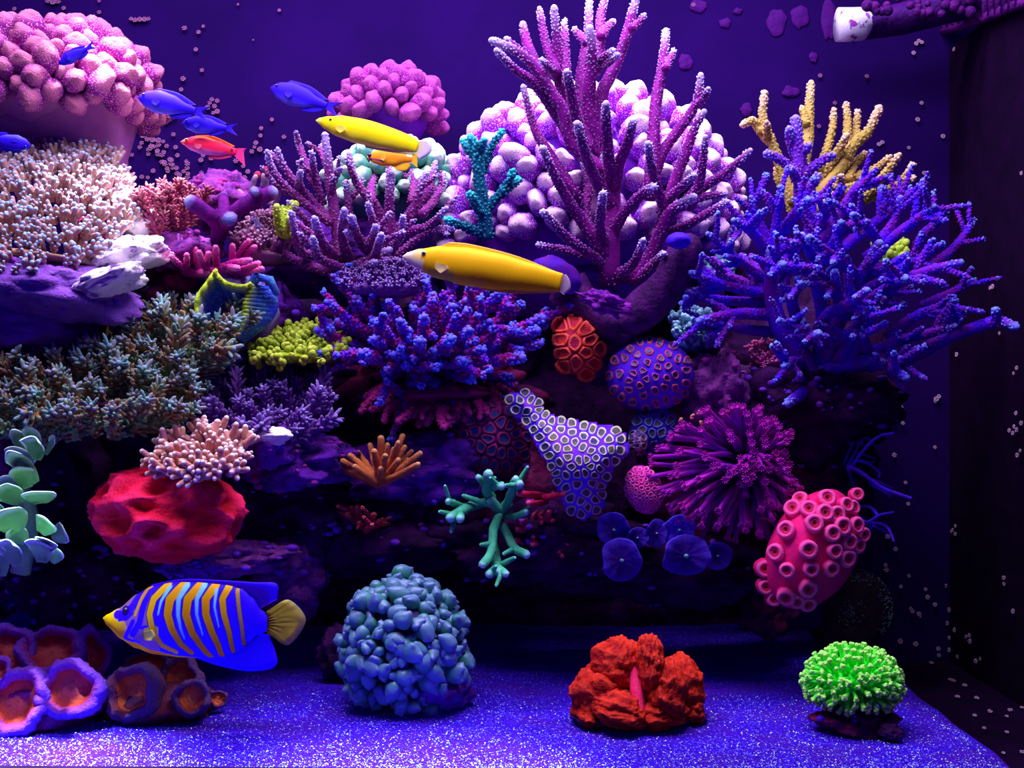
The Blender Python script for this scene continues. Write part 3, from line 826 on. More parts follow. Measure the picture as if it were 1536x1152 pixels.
# ------------------------------------------------------------------ bushy corals made of many alike sprigs
VAR = {}
def sprigs(style, m, n=4):
    key = (style, m.name)
    if key in VAR: return VAR[key]
    out = []
    for k in range(n):
        rg = random.Random(hash((style, k)) % 1000 if False else k * 17 + len(style))
        mb = MB()
        if style == 'spiky':
            path = curve([Vector((0, 0, -.1)), Vector((rg.uniform(-.06, .06), rg.uniform(-.06, .06), .45)), Vector((rg.uniform(-.1, .1), rg.uniform(-.1, .1), 1))], 8)
            rads = [.125 - .075 * i / (len(path) - 1) for i in range(len(path))]
            mb.tube(path, rads, 8, 0, 1, .86)
            mb.nubs(path, rads, .10, .036, .17, rg, 1.1, .3, .8, per=5, tint=.14)
        elif style == 'twig':
            mb.tube([Vector((0, 0, -.2)), Vector((0, 0, .3)), Vector((.02, .02, .75))], [.16, .15, .12], 8, 0, 1, .6)
            for q in range(5):
                a = q * 1.26 + rg.uniform(-.3, .3); h = rg.uniform(.2, .55)
                d = Vector((math.cos(a) * .75, math.sin(a) * .75, .85)).normalized()
                p0 = Vector((0, 0, h)); Lq = rg.uniform(.32, .5)
                tp = [p0, p0 + d * Lq * .5, p0 + d * Lq + Vector((0, 0, .08))]; tr_ = [.12, .115, .095]
                mb.tube(tp, tr_, 7, 0, 1, .5)
            mb.nubs([Vector((0, 0, 0)), Vector((0, 0, .7))], [.15, .12], .16, .045, .08, rg, .8, 0, per=5)
        elif style == 'knob':
            for q in range(7):
                a = q * .9; h = rg.uniform(.1, .8); rr = rg.uniform(.16, .24)
                mb.blob((math.cos(a) * .2, math.sin(a) * .2, h), (rr, rr, rr * 1.1), 9, 7, None, None, h)
            mb.tube([Vector((0, 0, -.2)), Vector((0, 0, .4)), Vector((0, 0, .8))], [.2, .2, .18], 8, 0, .8, .3)
        elif style == 'finger':
            path = curve([Vector((0, 0, -.1)), Vector((rg.uniform(-.08, .08), rg.uniform(-.08, .08), .5)), Vector((rg.uniform(-.2, .2), rg.uniform(-.2, .2), 1))], 8)
            rads = [.17 - .05 * (i / (len(path) - 1)) for i in range(len(path))]
            mb.tube(path, rads, 8, 0, 1, .5, wob=.2)
            mb.nubs(path, rads, .12, .05, .07, rg, .8, .6, .5, per=5)
        out.append(mb.mesh(style + '_sprig', m))
    VAR[key] = out
    return out

def bush(name, label, cat, m, style, px, py, Y, w, dep, n, size, focal=60, tilt=0.0, arch=10, seed=1, part='branchlet', mbase=None, lean=(0, -.35, .8), base_h=12, keep=None, jit=.25, front=.45, drop=0):
    """a cushion of sprigs that fan out of a low base; w, size, focal, arch in pixels, dep in metres.
    tilt lifts the right side; front lowers the edge that faces the glass"""
    rg = random.Random(seed); s = S(Y)
    c = P(px, py, Y)
    root = thing(name, label, cat, c - Vector((0, 0, base_h * s)))
    vs_ = sprigs(style, m)
    W, A = w * s, arch * s
    fc = c + Vector((0, dep * .25, -focal * s))
    mb = MB()
    mb.blob(c + Vector((0, 0, -base_h * s * .7 - drop * s)), (W * .92, dep * .9, base_h * s), 28, 12, rock_disp(seed + 60, .22, 2.0), Matrix.Rotation(-math.atan(tilt), 3, 'Y'))
    mb.obj('base_plate', mbase or m, root)
    k = 0; i = 0
    while k < n and i < n * 6:
        r = math.sqrt((i + .5) / n); a = i * 2.39996; i += 1
        if r > 1.0: break
        u, v = r * math.cos(a) + rg.uniform(-.04, .04), r * math.sin(a) + rg.uniform(-.04, .04)
        if keep and not keep(u, v): continue
        p = c + Vector((u * W, v * dep, A * (1 - u * u - v * v * .5) + tilt * u * W + (v * front * dep)))
        d = (p - fc).normalized() + Vector(lean) * .55 + Vector((rg.gauss(0, jit), rg.gauss(0, jit), rg.gauss(0, jit * .6)))
        inst(root, part, vs_[k % len(vs_)], p, d, size * s * rg.uniform(.7, 1.25), rg.uniform(0, 6.28))
        k += 1
    return root

m = mat('table_cream', (.60, .40, .32), (.34, .64, 1.0), (.42, .24, .28), 80, spec=.1, u=.02)
bush('table_coral', 'cream white table coral of fine knobby twigs with icy blue tips', 'coral', m, 'twig', 58, 335, -.01, 138, .11, 260, 30, focal=120, arch=48, seed=51, tilt=-.08, base_h=10, front=.75, drop=50)
m = mat('bush_teal', (.12, .38, .20), (.28, .40, .74), (.28, .16, .08), 50, spec=.1, u=.04)
bush('acropora_coral', 'teal brown spiky coral clump on the upper tier below the clam', 'coral', m, 'spiky', 238, 545, .0, 108, .08, 95, 76, focal=60, arch=12, seed=52, tilt=.20, base_h=9, mbase=M_ROCK)
bush('acropora_coral', 'wide teal brown spiky plate coral at the lower tier over the dark cave', 'coral', m, 'spiky', 130, 598, -.06, 150, .09, 130, 74, focal=60, arch=12, seed=53, tilt=-.06, base_h=9, mbase=M_ROCK)
m = mat('bush_mauve', (.26, .13, .42), (.36, .34, .70), (.17, .07, .28), 70, spec=.1, u=.04)
bush('acropora_coral', 'dusky mauve spiky coral above the white topped small rock', 'coral', m, 'spiky', 395, 645, -.0, 66, .05, 42, 72, focal=30, arch=8, seed=54, tilt=0, base_h=8)
m = mat('bush_cream', (.78, .46, .34), (1.0, .92, .92), (.56, .28, .34), 70, spec=.1, u=.02)
bush('acropora_coral', 'cream knobby branch coral reaching over the red brain coral', 'coral', m, 'twig', 308, 692, -.14, 56, .035, 40, 40, focal=25, arch=4, seed=55, tilt=0, base_h=6, lean=(-.5, -.5, .2))
m = mat('bush_yellow', (.34, .42, .04), (.55, .66, .10), (.14, .24, .04), 70, spec=.1, u=.02)
bush('pocillopora_coral', 'yellow green nubby coral beside the crimson violet bush', 'coral', m, 'knob', 446, 528, .02, 66, .05, 56, 22, focal=50, arch=14, seed=56, base_h=10)
m = mat('bush_pink', (.36, .11, .14), (.70, .36, .34), (.26, .06, .15), 70, spec=.1, u=.04)
bush('acropora_coral', 'small salmon pink bush coral beside the sunlit rock slab', 'coral', m, 'spiky', 256, 338, .05, 24, .03, 30, 54, focal=40, arch=4, seed=57, base_h=10, jit=.32)
m = mat('bush_brown', (.42, .20, .30), (.66, .42, .58), (.28, .12, .24), 70, spec=.1, u=.02)
bush('acropora_coral', 'brown pink fine twig coral at the left foot of the pink purple staghorn', 'coral', m, 'twig', 395, 375, .07, 36, .04, 60, 24, focal=60, arch=34, seed=58, base_h=14)
m = mat('bush_grey', (.22, .10, .36), (.46, .36, .72), (.14, .06, .28), 70, spec=.1, u=.02)
bush('acropora_coral', 'grey violet fine cushion coral under the pink purple staghorn', 'coral', m, 'twig', 572, 425, .04, 62, .04, 80, 17, focal=50, arch=16, seed=59, base_h=14)
m = mat('bush_mint', (.12, .30, .34), (.40, .66, .85), (.10, .14, .30), 70, spec=.1, u=.02)
bush('pocillopora_coral', 'pale mint knobby coral peeking out beside the violet staghorn base', 'coral', m, 'knob', 1046, 505, .08, 34, .04, 30, 22, focal=50, arch=16, seed=60, base_h=14)
bush('pocillopora_coral', 'tiny pale mint knob coral behind the left arms of the violet staghorn', 'coral', m, 'knob', 1068, 412, .15, 24, .03, 16, 26, focal=40, arch=10, seed=61, base_h=10)
m = mat('bush_lime', (.42, .62, .06), (.60, .80, .14), (.30, .36, .08), 70, spec=.1, u=.02)
bush('hydroid_tuft', 'lime green tuft growing among the pink purple staghorn arms', 'coral', m, 'finger', 428, 345, .04, 12, .02, 12, 36, focal=40, arch=6, seed=62, base_h=8)
bush('pocillopora_coral', 'lime knob coral glimpsed through the violet staghorn branches', 'coral', m, 'knob', 1340, 392, .15, 26, .03, 18, 22, focal=50, arch=10, seed=63, base_h=10)
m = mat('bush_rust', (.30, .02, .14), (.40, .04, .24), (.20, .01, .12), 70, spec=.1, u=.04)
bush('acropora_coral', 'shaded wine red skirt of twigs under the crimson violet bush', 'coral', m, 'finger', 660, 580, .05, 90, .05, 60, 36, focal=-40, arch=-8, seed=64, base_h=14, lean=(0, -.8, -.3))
m = mat('tuft_pink', (.62, .14, .34), (.8, .3, .5), (.4, .06, .3), 70, spec=.1, u=.02)
bush('acropora_coral', 'rosy twig tuft on the rock under the violet staghorn base', 'coral', m, 'twig', 1150, 540, .06, 26, .03, 30, 16, focal=40, arch=6, seed=65, base_h=8)

# ------------------------------------------------------------------ lobed domes
def lobe_meshes(m, n=4):
    key = ('lobe', m.name)
    if key in VAR: return VAR[key]
    out = []
    for k in range(n):
        o = Vector((k * 5.1, 2, k)); mb = MB()
        ex = 1 + .45 * (k % 3) * .5
        def d(q, o=o):
            return (.20 * mn.noise(q * 1.6 + o) + .05 * mn.noise(q * 9 + o), smooth(.45, 1.0, q.z))
        mb.blob((0, 0, .5), (.5 * ex, .48, .68), 26, 20, d)
        out.append(mb.mesh('lobe', m))
    VAR[key] = out
    return out

def dome(name, label, m, mcore, px, py, Y, rx, rz, ry, n, size, seed=1, zmin=-.15, stalk=None, keep=None):
    rg = random.Random(seed); s = S(Y); c = P(px, py, Y)
    root = thing(name, label, 'coral', c - Vector((0, 0, rz * s * .6)))
    mb = MB()
    mb.blob(c, (rx * s * .86, ry * .86, rz * s * .86), 32, 18, rock_disp(seed, .1, 2))
    mb.obj('core', mcore, root)
    if stalk:
        mb = MB()
        pts = [P(*stalk[0], Y), P(*stalk[1], Y), P(*stalk[2], Y), P(*stalk[3], Y)]
        mb.tube(pts[::-1], [w * s for w in stalk[4][::-1]], 24, 0, 0, .9, wob=.06)
        mb.obj('stalk', mcore, root)
    L = lobe_meshes(m)
    N = n * 2
    for i in range(N):
        zz = 1 - 2 * (i + .5) / N
        a = i * 2.39996
        q = Vector((math.sqrt(1 - zz * zz) * math.cos(a), math.sqrt(1 - zz * zz) * math.sin(a), zz))
        if zz < zmin or q.y > .55: continue
        if keep and not keep(q): continue
        q += Vector((rg.gauss(0, .03), rg.gauss(0, .03), rg.gauss(0, .03)))
        p = c + Vector((q.x * rx * s, q.y * ry, q.z * rz * s)) * .86
        nrm = Vector((q.x / rx, q.y / (ry / s), q.z / rz)).normalized() + Vector((0, 0, .25))
        inst(root, 'lobe', L[i % len(L)], p, nrm, size * s * rg.uniform(.78, 1.2), rg.uniform(0, 6.28))
    return root

m = mat('lobe_rose', (.32, .045, .25), (.58, .20, .32), (.24, .02, .25), 90, speck=((.70, .30, .42), 560, .22), bump=.8, bscale=700, u=.024)
mc = mat('leather_stalk', (.42, .18, .36), None, (.34, .12, .34), 30, bump=.3, bscale=120)
dome('leather_coral', 'big rose pink lobed coral on a thick smooth stalk behind the table coral', m, mc, 80, 142, .12, 146, 84, .12, 150, 33, 71, -.42,
     stalk=((110, 160), (128, 195), (138, 240), (140, 330), (118, 88, 52, 56)))
m2 = mat('lobe_orchid', (.46, .07, .50), (.98, .66, .90), (.22, .02, .60), 60, speck=((.9, .6, .95), 560, .22), bump=.8, bscale=700, u=.024)
mc2 = mat('core_violet', (.20, .04, .50), None, (.14, .02, .40), 40)
dome('lobed_coral', 'large orchid pink lobed dome behind the tall maroon staghorn', m2, mc2, 885, 325, .20, 232, 190, .11, 200, 33, 72, -.3)
m3 = mat('lobe_plum', (.36, .05, .30), (.50, .12, .42), (.30, .03, .34), 90, speck=((.62, .2, .5), 560, .22), bump=.8, bscale=700, u=.024)
dome('lobed_coral', 'small plum pink lobed dome behind the upper yellow wrasse', m3, mc2, 585, 172, .27, 70, 56, .06, 52, 25, 73, -.3, stalk=((585, 185), (590, 220), (600, 260), (605, 300), (50, 40, 36, 40)))
m4 = mat('lobe_mint', (.30, .52, .36), (.80, .95, .82), (.14, .42, .38), 60, bump=.8, bscale=700, u=.024)
mc4 = mat('core_mint', (.10, .26, .26), None, (.08, .2, .26), 40)
dome('lobed_coral', 'mint green and white lobed dome behind the orange fish', m4, mc4, 592, 292, .17, 90, 74, .06, 75, 24, 74, -.3)

# ------------------------------------------------------------------ sheets and balls of ringed cups
def clip(poly, n, d):
    out = []
    for i in range(len(poly)):
        a, b = poly[i], poly[(i + 1) % len(poly)]
        da, db = a[0] * n[0] + a[1] * n[1] - d, b[0] * n[0] + b[1] * n[1] - d
        if da <= 0: out.append(a)
        if da * db < 0:
            t = da / (da - db); out.append((a[0] + (b[0] - a[0]) * t, a[1] + (b[1] - a[1]) * t))
    return out

def inside(poly, x, y):
    r = False
    for i in range(len(poly)):
        (x1, y1), (x2, y2) = poly[i], poly[i - 1]
        if (y1 > y) != (y2 > y) and x < (x2 - x1) * (y - y1) / (y2 - y1) + x1: r = not r
    return r

def edge_dist(poly, x, y):
    best = 1e9
    for i in range(len(poly)):
        (x1, y1), (x2, y2) = poly[i], poly[i - 1]
        dx, dy = x2 - x1, y2 - y1
        t = max(0, min(1, ((x - x1) * dx + (y - y1) * dy) / (dx * dx + dy * dy + 1e-9)))
        best = min(best, math.hypot(x - x1 - t * dx, y - y1 - t * dy))
    return best

def corallites(root, poly, depth, spacing, mring, mmid, seed, hgt=3.0, shrink=.86, crest=.72, margin=5, name='cup', irregular=.25, most=300):
    rg = random.Random(seed)
    xs_, ys_ = [p[0] for p in poly], [p[1] for p in poly]
    pts = []
    for _ in range(9000):
        x, y = rg.uniform(min(xs_), max(xs_)), rg.uniform(min(ys_), max(ys_))
        if not inside(poly, x, y) or edge_dist(poly, x, y) < margin: continue
        sp = spacing * rg.uniform(1 - irregular, 1 + irregular * .4)
        if all((x - a) ** 2 + (y - b) ** 2 > sp * sp for a, b in pts): pts.append((x, y))
    def at3(x, y, h):
        e = 1.0
        p = P(x, y, depth(x, y))
        u = P(x + e, y, depth(x + e, y)) - p; v = P(x, y + e, depth(x, y + e)) - p
        n = u.cross(v)
        n = n.normalized() if n.length > 1e-12 else Vector((0, -1, 0))
        if n.y > 0: n = -n
        return p + n * h * S(depth(x, y))
    for (x, y) in pts[:most]:
        R = spacing * 1.0
        cell = [(x + R * .8 * math.cos(i * math.pi / 5), y + R * .8 * math.sin(i * math.pi / 5)) for i in range(10)]
        for (a, b) in pts:
            if (a, b) == (x, y) or (a - x) ** 2 + (b - y) ** 2 > 4 * R * R: continue
            n = (a - x, b - y); d = ((a * a + b * b) - (x * x + y * y)) / 2
            cell = clip(cell, n, d)
            if len(cell) < 3: break
        if len(cell) < 3: continue
        ring = []
        for i in range(12):
            an = 2 * math.pi * i / 12; dx, dy = math.cos(an), math.sin(an); best = R
            for k in range(len(cell)):
                (x1, y1), (x2, y2) = cell[k], cell[(k + 1) % len(cell)]
                ex, ey = x2 - x1, y2 - y1; den = dx * ey - dy * ex
                if abs(den) < 1e-9: continue
                t = ((x1 - x) * ey - (y1 - y) * ex) / den; u = ((x1 - x) * dy - (y1 - y) * dx) / den
                if t > 0 and -.01 <= u <= 1.01: best = min(best, t)
            ring.append((dx * best, dy * best))
        loops = [(shrink, -.8), ((shrink + crest) / 2, hgt * .85), (crest, hgt), (crest * .80, hgt * .35), (crest * .5, .35)]
        rings3 = [[at3(x + a * f, y + b * f, h) for a, b in ring] for f, h in loops]
        mb = MB()
        mb.loft(rings3[:4], [0, .5, 1, .4], False, False, 0)
        mb.loft(rings3[3:], [0, 0], False, True, 1)
        mb.obj(name, [mring, mmid], root)

def sheet(root, poly, depth, step, m, thick=.012):
    xs_, ys_ = [p[0] for p in poly], [p[1] for p in poly]
    x0, x1, y0, y1 = min(xs_), max(xs_), min(ys_), max(ys_)
    nx, ny = int((x1 - x0) / step) + 1, int((y1 - y0) / step) + 1
    idx = {}; vs_, fs_ = [], []
    def vid(i, j):
        if (i, j) not in idx:
            x, y = x0 + i * step, y0 + j * step
            idx[(i, j)] = len(vs_); vs_.append(P(x, y, depth(x, y)))
        return idx[(i, j)]
    for j in range(ny):
        for i in range(nx):
            if inside(poly, x0 + (i + .5) * step, y0 + (j + .5) * step):
                fs_.append((vid(i, j), vid(i, j + 1), vid(i + 1, j + 1), vid(i + 1, j)))
    mb = MB(); mb.add(vs_, fs_)
    o = mb.obj('base_plate', m, root)
    md = o.modifiers.new('solid', 'SOLIDIFY'); md.thickness = thick; md.offset = -1
    return o

zF = zoomer(740, 460, 3.84)
zp = [zF(q) for q in [(60, 510), (190, 480), (270, 530), (290, 600), (380, 640), (520, 660), (700, 690), (770, 740), (780, 840), (730, 900), (690, 940), (650, 1040), (640, 1160), (520, 1230), (430, 1190), (370, 1060), (330, 940), (270, 840), (220, 740), (170, 660), (110, 610)]]
def dz(x, y):
    e = edge_dist(zp, x, y) if inside(zp, x, y) else 0
    return -.02 - .055 * smooth(590, 700, y) + .03 * smooth(700, 790, y) + .022 * (1 - smooth(0, 26, e)) - .012 * math.sin((x - 780) / 50)
m_zb = mat('zebra_base', (.10, .03, .85), None, (.20, .05, .60), 40)
m_zr = mat('zebra_ring', (.42, .50, .26), (.62, .62, .46), (.28, .34, .50), 30, bump=.2)
m_zm = mat('zebra_mid', (.14, .13, .10), None, (.06, .05, .14), 60)
root = thing('favia_coral', 'blue plate coral with cream zebra rings draped across the dark cave mouth', 'coral', P(860, 770, -.03))
sheet(root, zp, dz, 4.0, m_zb)
corallites(root, zp, dz, 14.5, m_zr, m_zm, 81, 1.8, .80, .68, 5)

def ellipse(cx, cy, rx, ry, rot=0, n=40):
    c_, s_ = math.cos(rot), math.sin(rot)
    return [(cx + rx * math.cos(a) * c_ - ry * math.sin(a) * s_, cy + rx * math.cos(a) * s_ + ry * math.sin(a) * c_) for a in (2 * math.pi * i / n for i in range(n))]
def ball_depth(cx, cy, rx, ry, Y, deep, rot=0):
    c_, s_ = math.cos(rot), math.sin(rot)
    def f(x, y):
        dx, dy = x - cx, y - cy
        u, v = (dx * c_ + dy * s_) / rx, (-dx * s_ + dy * c_) / ry
        return Y - deep * math.sqrt(max(0.0, 1 - min(.985, u * u + v * v)))
    return f
def ball_body(mb, px, py, rx, rz, Y, deep, rot, amp=.0):
    c_, s_ = math.cos(rot), math.sin(rot)
    t = MB(); t.blob((0, 0, 0), 1.0, 40, 26)
    vs_ = []
    for q in t.v:
        k = 1 + amp * mn.noise(q * 2.2)
        u, v = q.x * rx * k, -q.z * rz * k
        vs_.append(P(px + u * c_ - v * s_, py + u * s_ + v * c_, Y + q.y * deep * k))
    mb.add(vs_, t.f)
def ball_coral(name, label, px, py, rx, rz, Y, deep, spacing, mb_, mr, mm, seed, rot=0, hgt=2.6, extra=None, shrink=.86, crest=.70):
    s = S(Y)
    root = thing(name, label, 'coral', P(px, py + rz, Y))
    mb = MB()
    ball_body(mb, px, py, rx, rz, Y, deep, rot)
    mb.obj('body', mb_, root)
    corallites(root, ellipse(px, py, rx * .97, rz * .97, rot), ball_depth(px, py, rx, rz, Y, deep, rot), spacing, mr, mm, seed, hgt, shrink, crest, 3)
    return root
m_fb = mat('favia_blue', (.13, .04, .85), None, (.10, .03, .55), 40)
m_fr = mat('favia_red_ring', (.62, .09, .14), (.70, .16, .20), (.30, .06, .50), 60, bump=.2)
m_fm = mat('favia_mid', (.30, .30, .62), None, (.03, .02, .08), 160)
ball_coral('favia_coral', 'round blue ball coral dotted with red ringed cups', 975, 562, 66, 56, .03, .05, 16, m_fb, m_fr, m_fm, 82, shrink=.66, crest=.50)
m_fb2 = mat('favia_lower', (.11, .04, .60), None, (.05, .02, .3), 60)
m_fr2 = mat('favia_lower_ring', (.12, .10, .55), (.16, .32, .6), (.2, .06, .5), 60)
ball_coral('favia_coral', 'small blue meandering coral knob below the red dotted ball', 982, 645, 36, 34, .03, .03, 15, m_fb2, m_fr2, m_zm, 83)
m_tan = mat('tan_polyp', (.48, .32, .34), None, (.22, .12, .34), 40)
ball_coral('cup_coral', 'small tan ribbed cup beside the zebra plate tip', 957, 665, 14, 18, .0, .018, 9, m_tan, m_tan, m_zm, 84)
m_ab = mat('acan_body', (.50, .05, .05), None, (.30, .03, .10), 50, bump=.7)
m_ar = mat('acan_ring', (.78, .10, .06), (.85, .14, .10), (.55, .06, .10), 80, bump=.6)
m_am = mat('acan_mid', (.55, .06, .05), None, (.30, .02, .06), 80)
ball_coral('acan_coral', 'orange red knobbed coral on the dark cave wall', 867, 520, 34, 46, .02, .035, 21, m_ab, m_ar, m_am, 85, rot=-.35, hgt=3.6, shrink=.98, crest=.72)
m_db = mat('field_body', (.10, .02, .22), None, (.04, .01, .08), 60)
m_dr = mat('field_ring', (.36, .03, .12), (.45, .05, .14), (.20, .03, .22), 60)
m_dm = mat('field_mid', (.09, .08, .35), None, (.05, .10, .30), 60)
ball_coral('acan_coral', 'dark field of red rings with blue centres left of the zebra plate', 735, 655, 62, 70, .06, .05, 17, m_db, m_dr, m_dm, 86, rot=.3, hgt=3.0, shrink=.95)
m_pb = mat('pink_body', (.70, .05, .40), None, (.45, .03, .40), 60)
m_pr = mat('pink_ring', (.90, .10, .42), (.95, .22, .50), (.70, .06, .5), 60)
m_pm = mat('pink_mid', (.50, .03, .25), None, (.4, .02, .3), 60)
ball_coral('polyp_patch', 'hot pink patch of tiny beads between the zebra plate and magenta polyps', 966, 735, 28, 38, -.03, .022, 7.5, m_pb, m_pr, m_pm, 87, rot=-.35, hgt=2.2, shrink=.95, crest=.6)

# ------------------------------------------------------------------ hot pink cup coral
def polyp_mesh(m, mm):
    mb = MB(); n = 18
    prof = [(1.15, -.5), (1.0, .1), (1.06, .5), (1.02, .8), (.84, .98), (.62, .96), (.5, .8)]
    rings = [[Vector((r * math.cos(2 * math.pi * i / n) * (1 + .04 * math.sin(5 * i)), r * math.sin(2 * math.pi * i / n), h)) for i in range(n)] for r, h in prof]
    mb.loft(rings, [0, 0, .3, .7, 1, .7, .2], False, False)
    a = mb.mesh('polyp', m)
    mb = MB()
    rings = [[Vector((r * math.cos(2 * math.pi * i / n), r * math.sin(2 * math.pi * i / n) * (.9 if r < .4 else 1), h)) for i in range(n)] for r, h in [(.52, .82), (.4, .86), (.2, .74), (.08, .5)]]
    mb.loft(rings, [0, .5, 1, 1], False, True)
    return a, mb.mesh('mouth', mm)
m_sb = mat('sun_body', (.85, .03, .16), None, (.68, .02, .20), 30, bump=.3, bscale=200)
m_sp = mat('sun_polyp', (.85, .05, .26), (.92, .14, .42), (.80, .03, .18), 60, bump=.4, bscale=900, u=.01)
m_sm = mat('sun_mouth', (.85, .06, .14), (.40, .02, .08), None, 60, u=.01)
z9 = zoomer(880, 600, 2.954)
cx_, cy_ = z9((1003, 665))
sunY, srot, srx, srz, sdeep = -.06, .46, 66, 95, .05
root = thing('cup_coral', 'hot pink coral block covered in fat tube polyps on the right of the reef', 'coral', P(cx_, cy_ + 80, sunY))
mb = MB()
ball_body(mb, cx_, cy_, srx, srz, sunY, sdeep, srot, .05)
mb.obj('body', m_sb, root)
pm, pmm = polyp_mesh(m_sp, m_sm)
sd = ball_depth(cx_, cy_, srx, srz, sunY, sdeep, srot)
rg = random.Random(92)
for q in [(950, 450), (985, 490), (1060, 445), (1050, 505), (1100, 510), (1005, 550), (1080, 590), (1170, 480), (1180, 555), (1215, 595), (1150, 625), (1190, 640), (890, 580), (845, 675), (980, 660),
          (1090, 665), (1140, 695), (890, 750), (990, 745), (1075, 740), (785, 745), (790, 825), (975, 825), (885, 860), (825, 880), (975, 890), (1140, 470), (1120, 560), (920, 490), (930, 880)]:
    x, y = z9(q); e = 1.5
    p = P(x, y, sd(x, y)); n = (P(x + e, y, sd(x + e, y)) - p).cross(P(x, y + e, sd(x, y + e)) - p).normalized()
    if n.y > 0: n = -n
    n = (n + Vector((0, -.8, 0))).normalized()
    sc = rg.uniform(10.5, 14) * S(sunY)
    po = inst(root, 'polyp', pm, p, n, sc, rg.uniform(0, 6))
    mo = bpy.data.objects.new('mouth', pmm); COL.objects.link(mo); mo.parent = po
for lab, q, sc in [('single pink tube polyp on the rock above the hot pink coral block', (1195, 420), 10), ('tiny pink polyp bead under the right side of the hot pink block', (1046, 797), 5)]:
    x, y = z9(q); Y = -.06 if sc > 6 else -.085
    r_ = thing('tube_polyp', lab, 'polyp', P(x, y, Y))
    inst(r_, 'polyp', pm, P(x, y, Y), (0, -1, .2), sc * S(Y)); inst(r_, 'mouth', pmm, P(x, y, Y), (0, -1, .2), sc * S(Y))

# ------------------------------------------------------------------ magenta waving polyps
m = mat('clove', (.40, .015, .36), (.52, .03, .38), (.22, .01, .50), 40, bump=.3)
cx_, cy_ = z9((700, 310))
rg = random.Random(95)
root = thing('clove_polyps', 'spray of long magenta waving polyps above the violet mushroom discs', 'coral', P(cx_, cy_, .06))
mb = MB(); mb.blob(P(cx_, cy_, .05), (56 * S(.05), .04, 50 * S(.05)), 24, 14, rock_disp(96, .2, 2)); mb.obj('base', m, root)
for i in range(150):
    a = i * 2.39996; r = (.42 + .58 * math.sqrt(rg.random())) if i % 4 else .5 * rg.random()
    ex = (430 if math.cos(a) < 0 else 240); ey = (300 if math.sin(a) > 0 else 280)
    tx, ty = 700 + math.cos(a) * ex * r + rg.gauss(0, 14), 310 + math.sin(a) * ey * r + rg.gauss(0, 14)
    X, Yp = z9((tx, ty)); Yt = -.02 - .055 * math.sqrt(max(0, 1 - r * r)) + rg.uniform(-.012, .012)
    bxp = (cx_ + (X - cx_) * .08, cy_ + (Yp - cy_) * .08)
    p0, p2 = P(*bxp, .055), P(X, Yp, Yt)
    p1 = p0.lerp(p2, .55) + Vector((rg.gauss(0, .003), -.012, .006 + rg.gauss(0, .003)))
    path = curve([p0, p1, p2], 8); s = S(Yt)
    rads = [s * (5.8 - 2.2 * k / (len(path) - 1)) for k in range(len(path))]
    mb = MB(); mb.tube(path, rads, 7, 0, 1, .6)
    st = mb.obj('stalk', m, root)
    d = (path[-1] - path[-2]).normalized(); u = d.orthogonal().normalized(); w = d.cross(u)
    hb = MB()
    for k in range(8):
        an = k * math.pi / 4; o_ = u * math.cos(an) + w * math.sin(an)
        hb.tube([p2, p2 + (d * .9 + o_) * s * 3.0, p2 + (d * 1.7 + o_ * 1.3) * s * 3.8], [s * 1.6, s * 1.3, s * .8], 5, .6, 1, .3)
        hb.nub(p2 + (d * .7 + o_ * 1.1) * s * 4.5, (o_ + d).normalized(), s * .9, s * 2.0, .4)
    hb.obj('polyp_head', m, st)
# pale pink specks at the top of the spray
m = mat('tip_peach', (.85, .30, .30), (.95, .5, .4), (.7, .15, .3), 60, u=.02)
root = thing('polyp_patch', 'few peach pink polyps at the upper edge of the magenta spray', 'coral', P(1030, 645, -.02))
for (x, y) in [(1020, 633), (1037, 628), (1052, 638), (1035, 650), (1048, 622), (1028, 642)]:
    inst(root, 'polyp', sprigs('knob', m)[0], P(x, y, -.03), (rg.uniform(-.4, .4), -.6, .7), 9 * S(-.03), rg.uniform(0, 6))

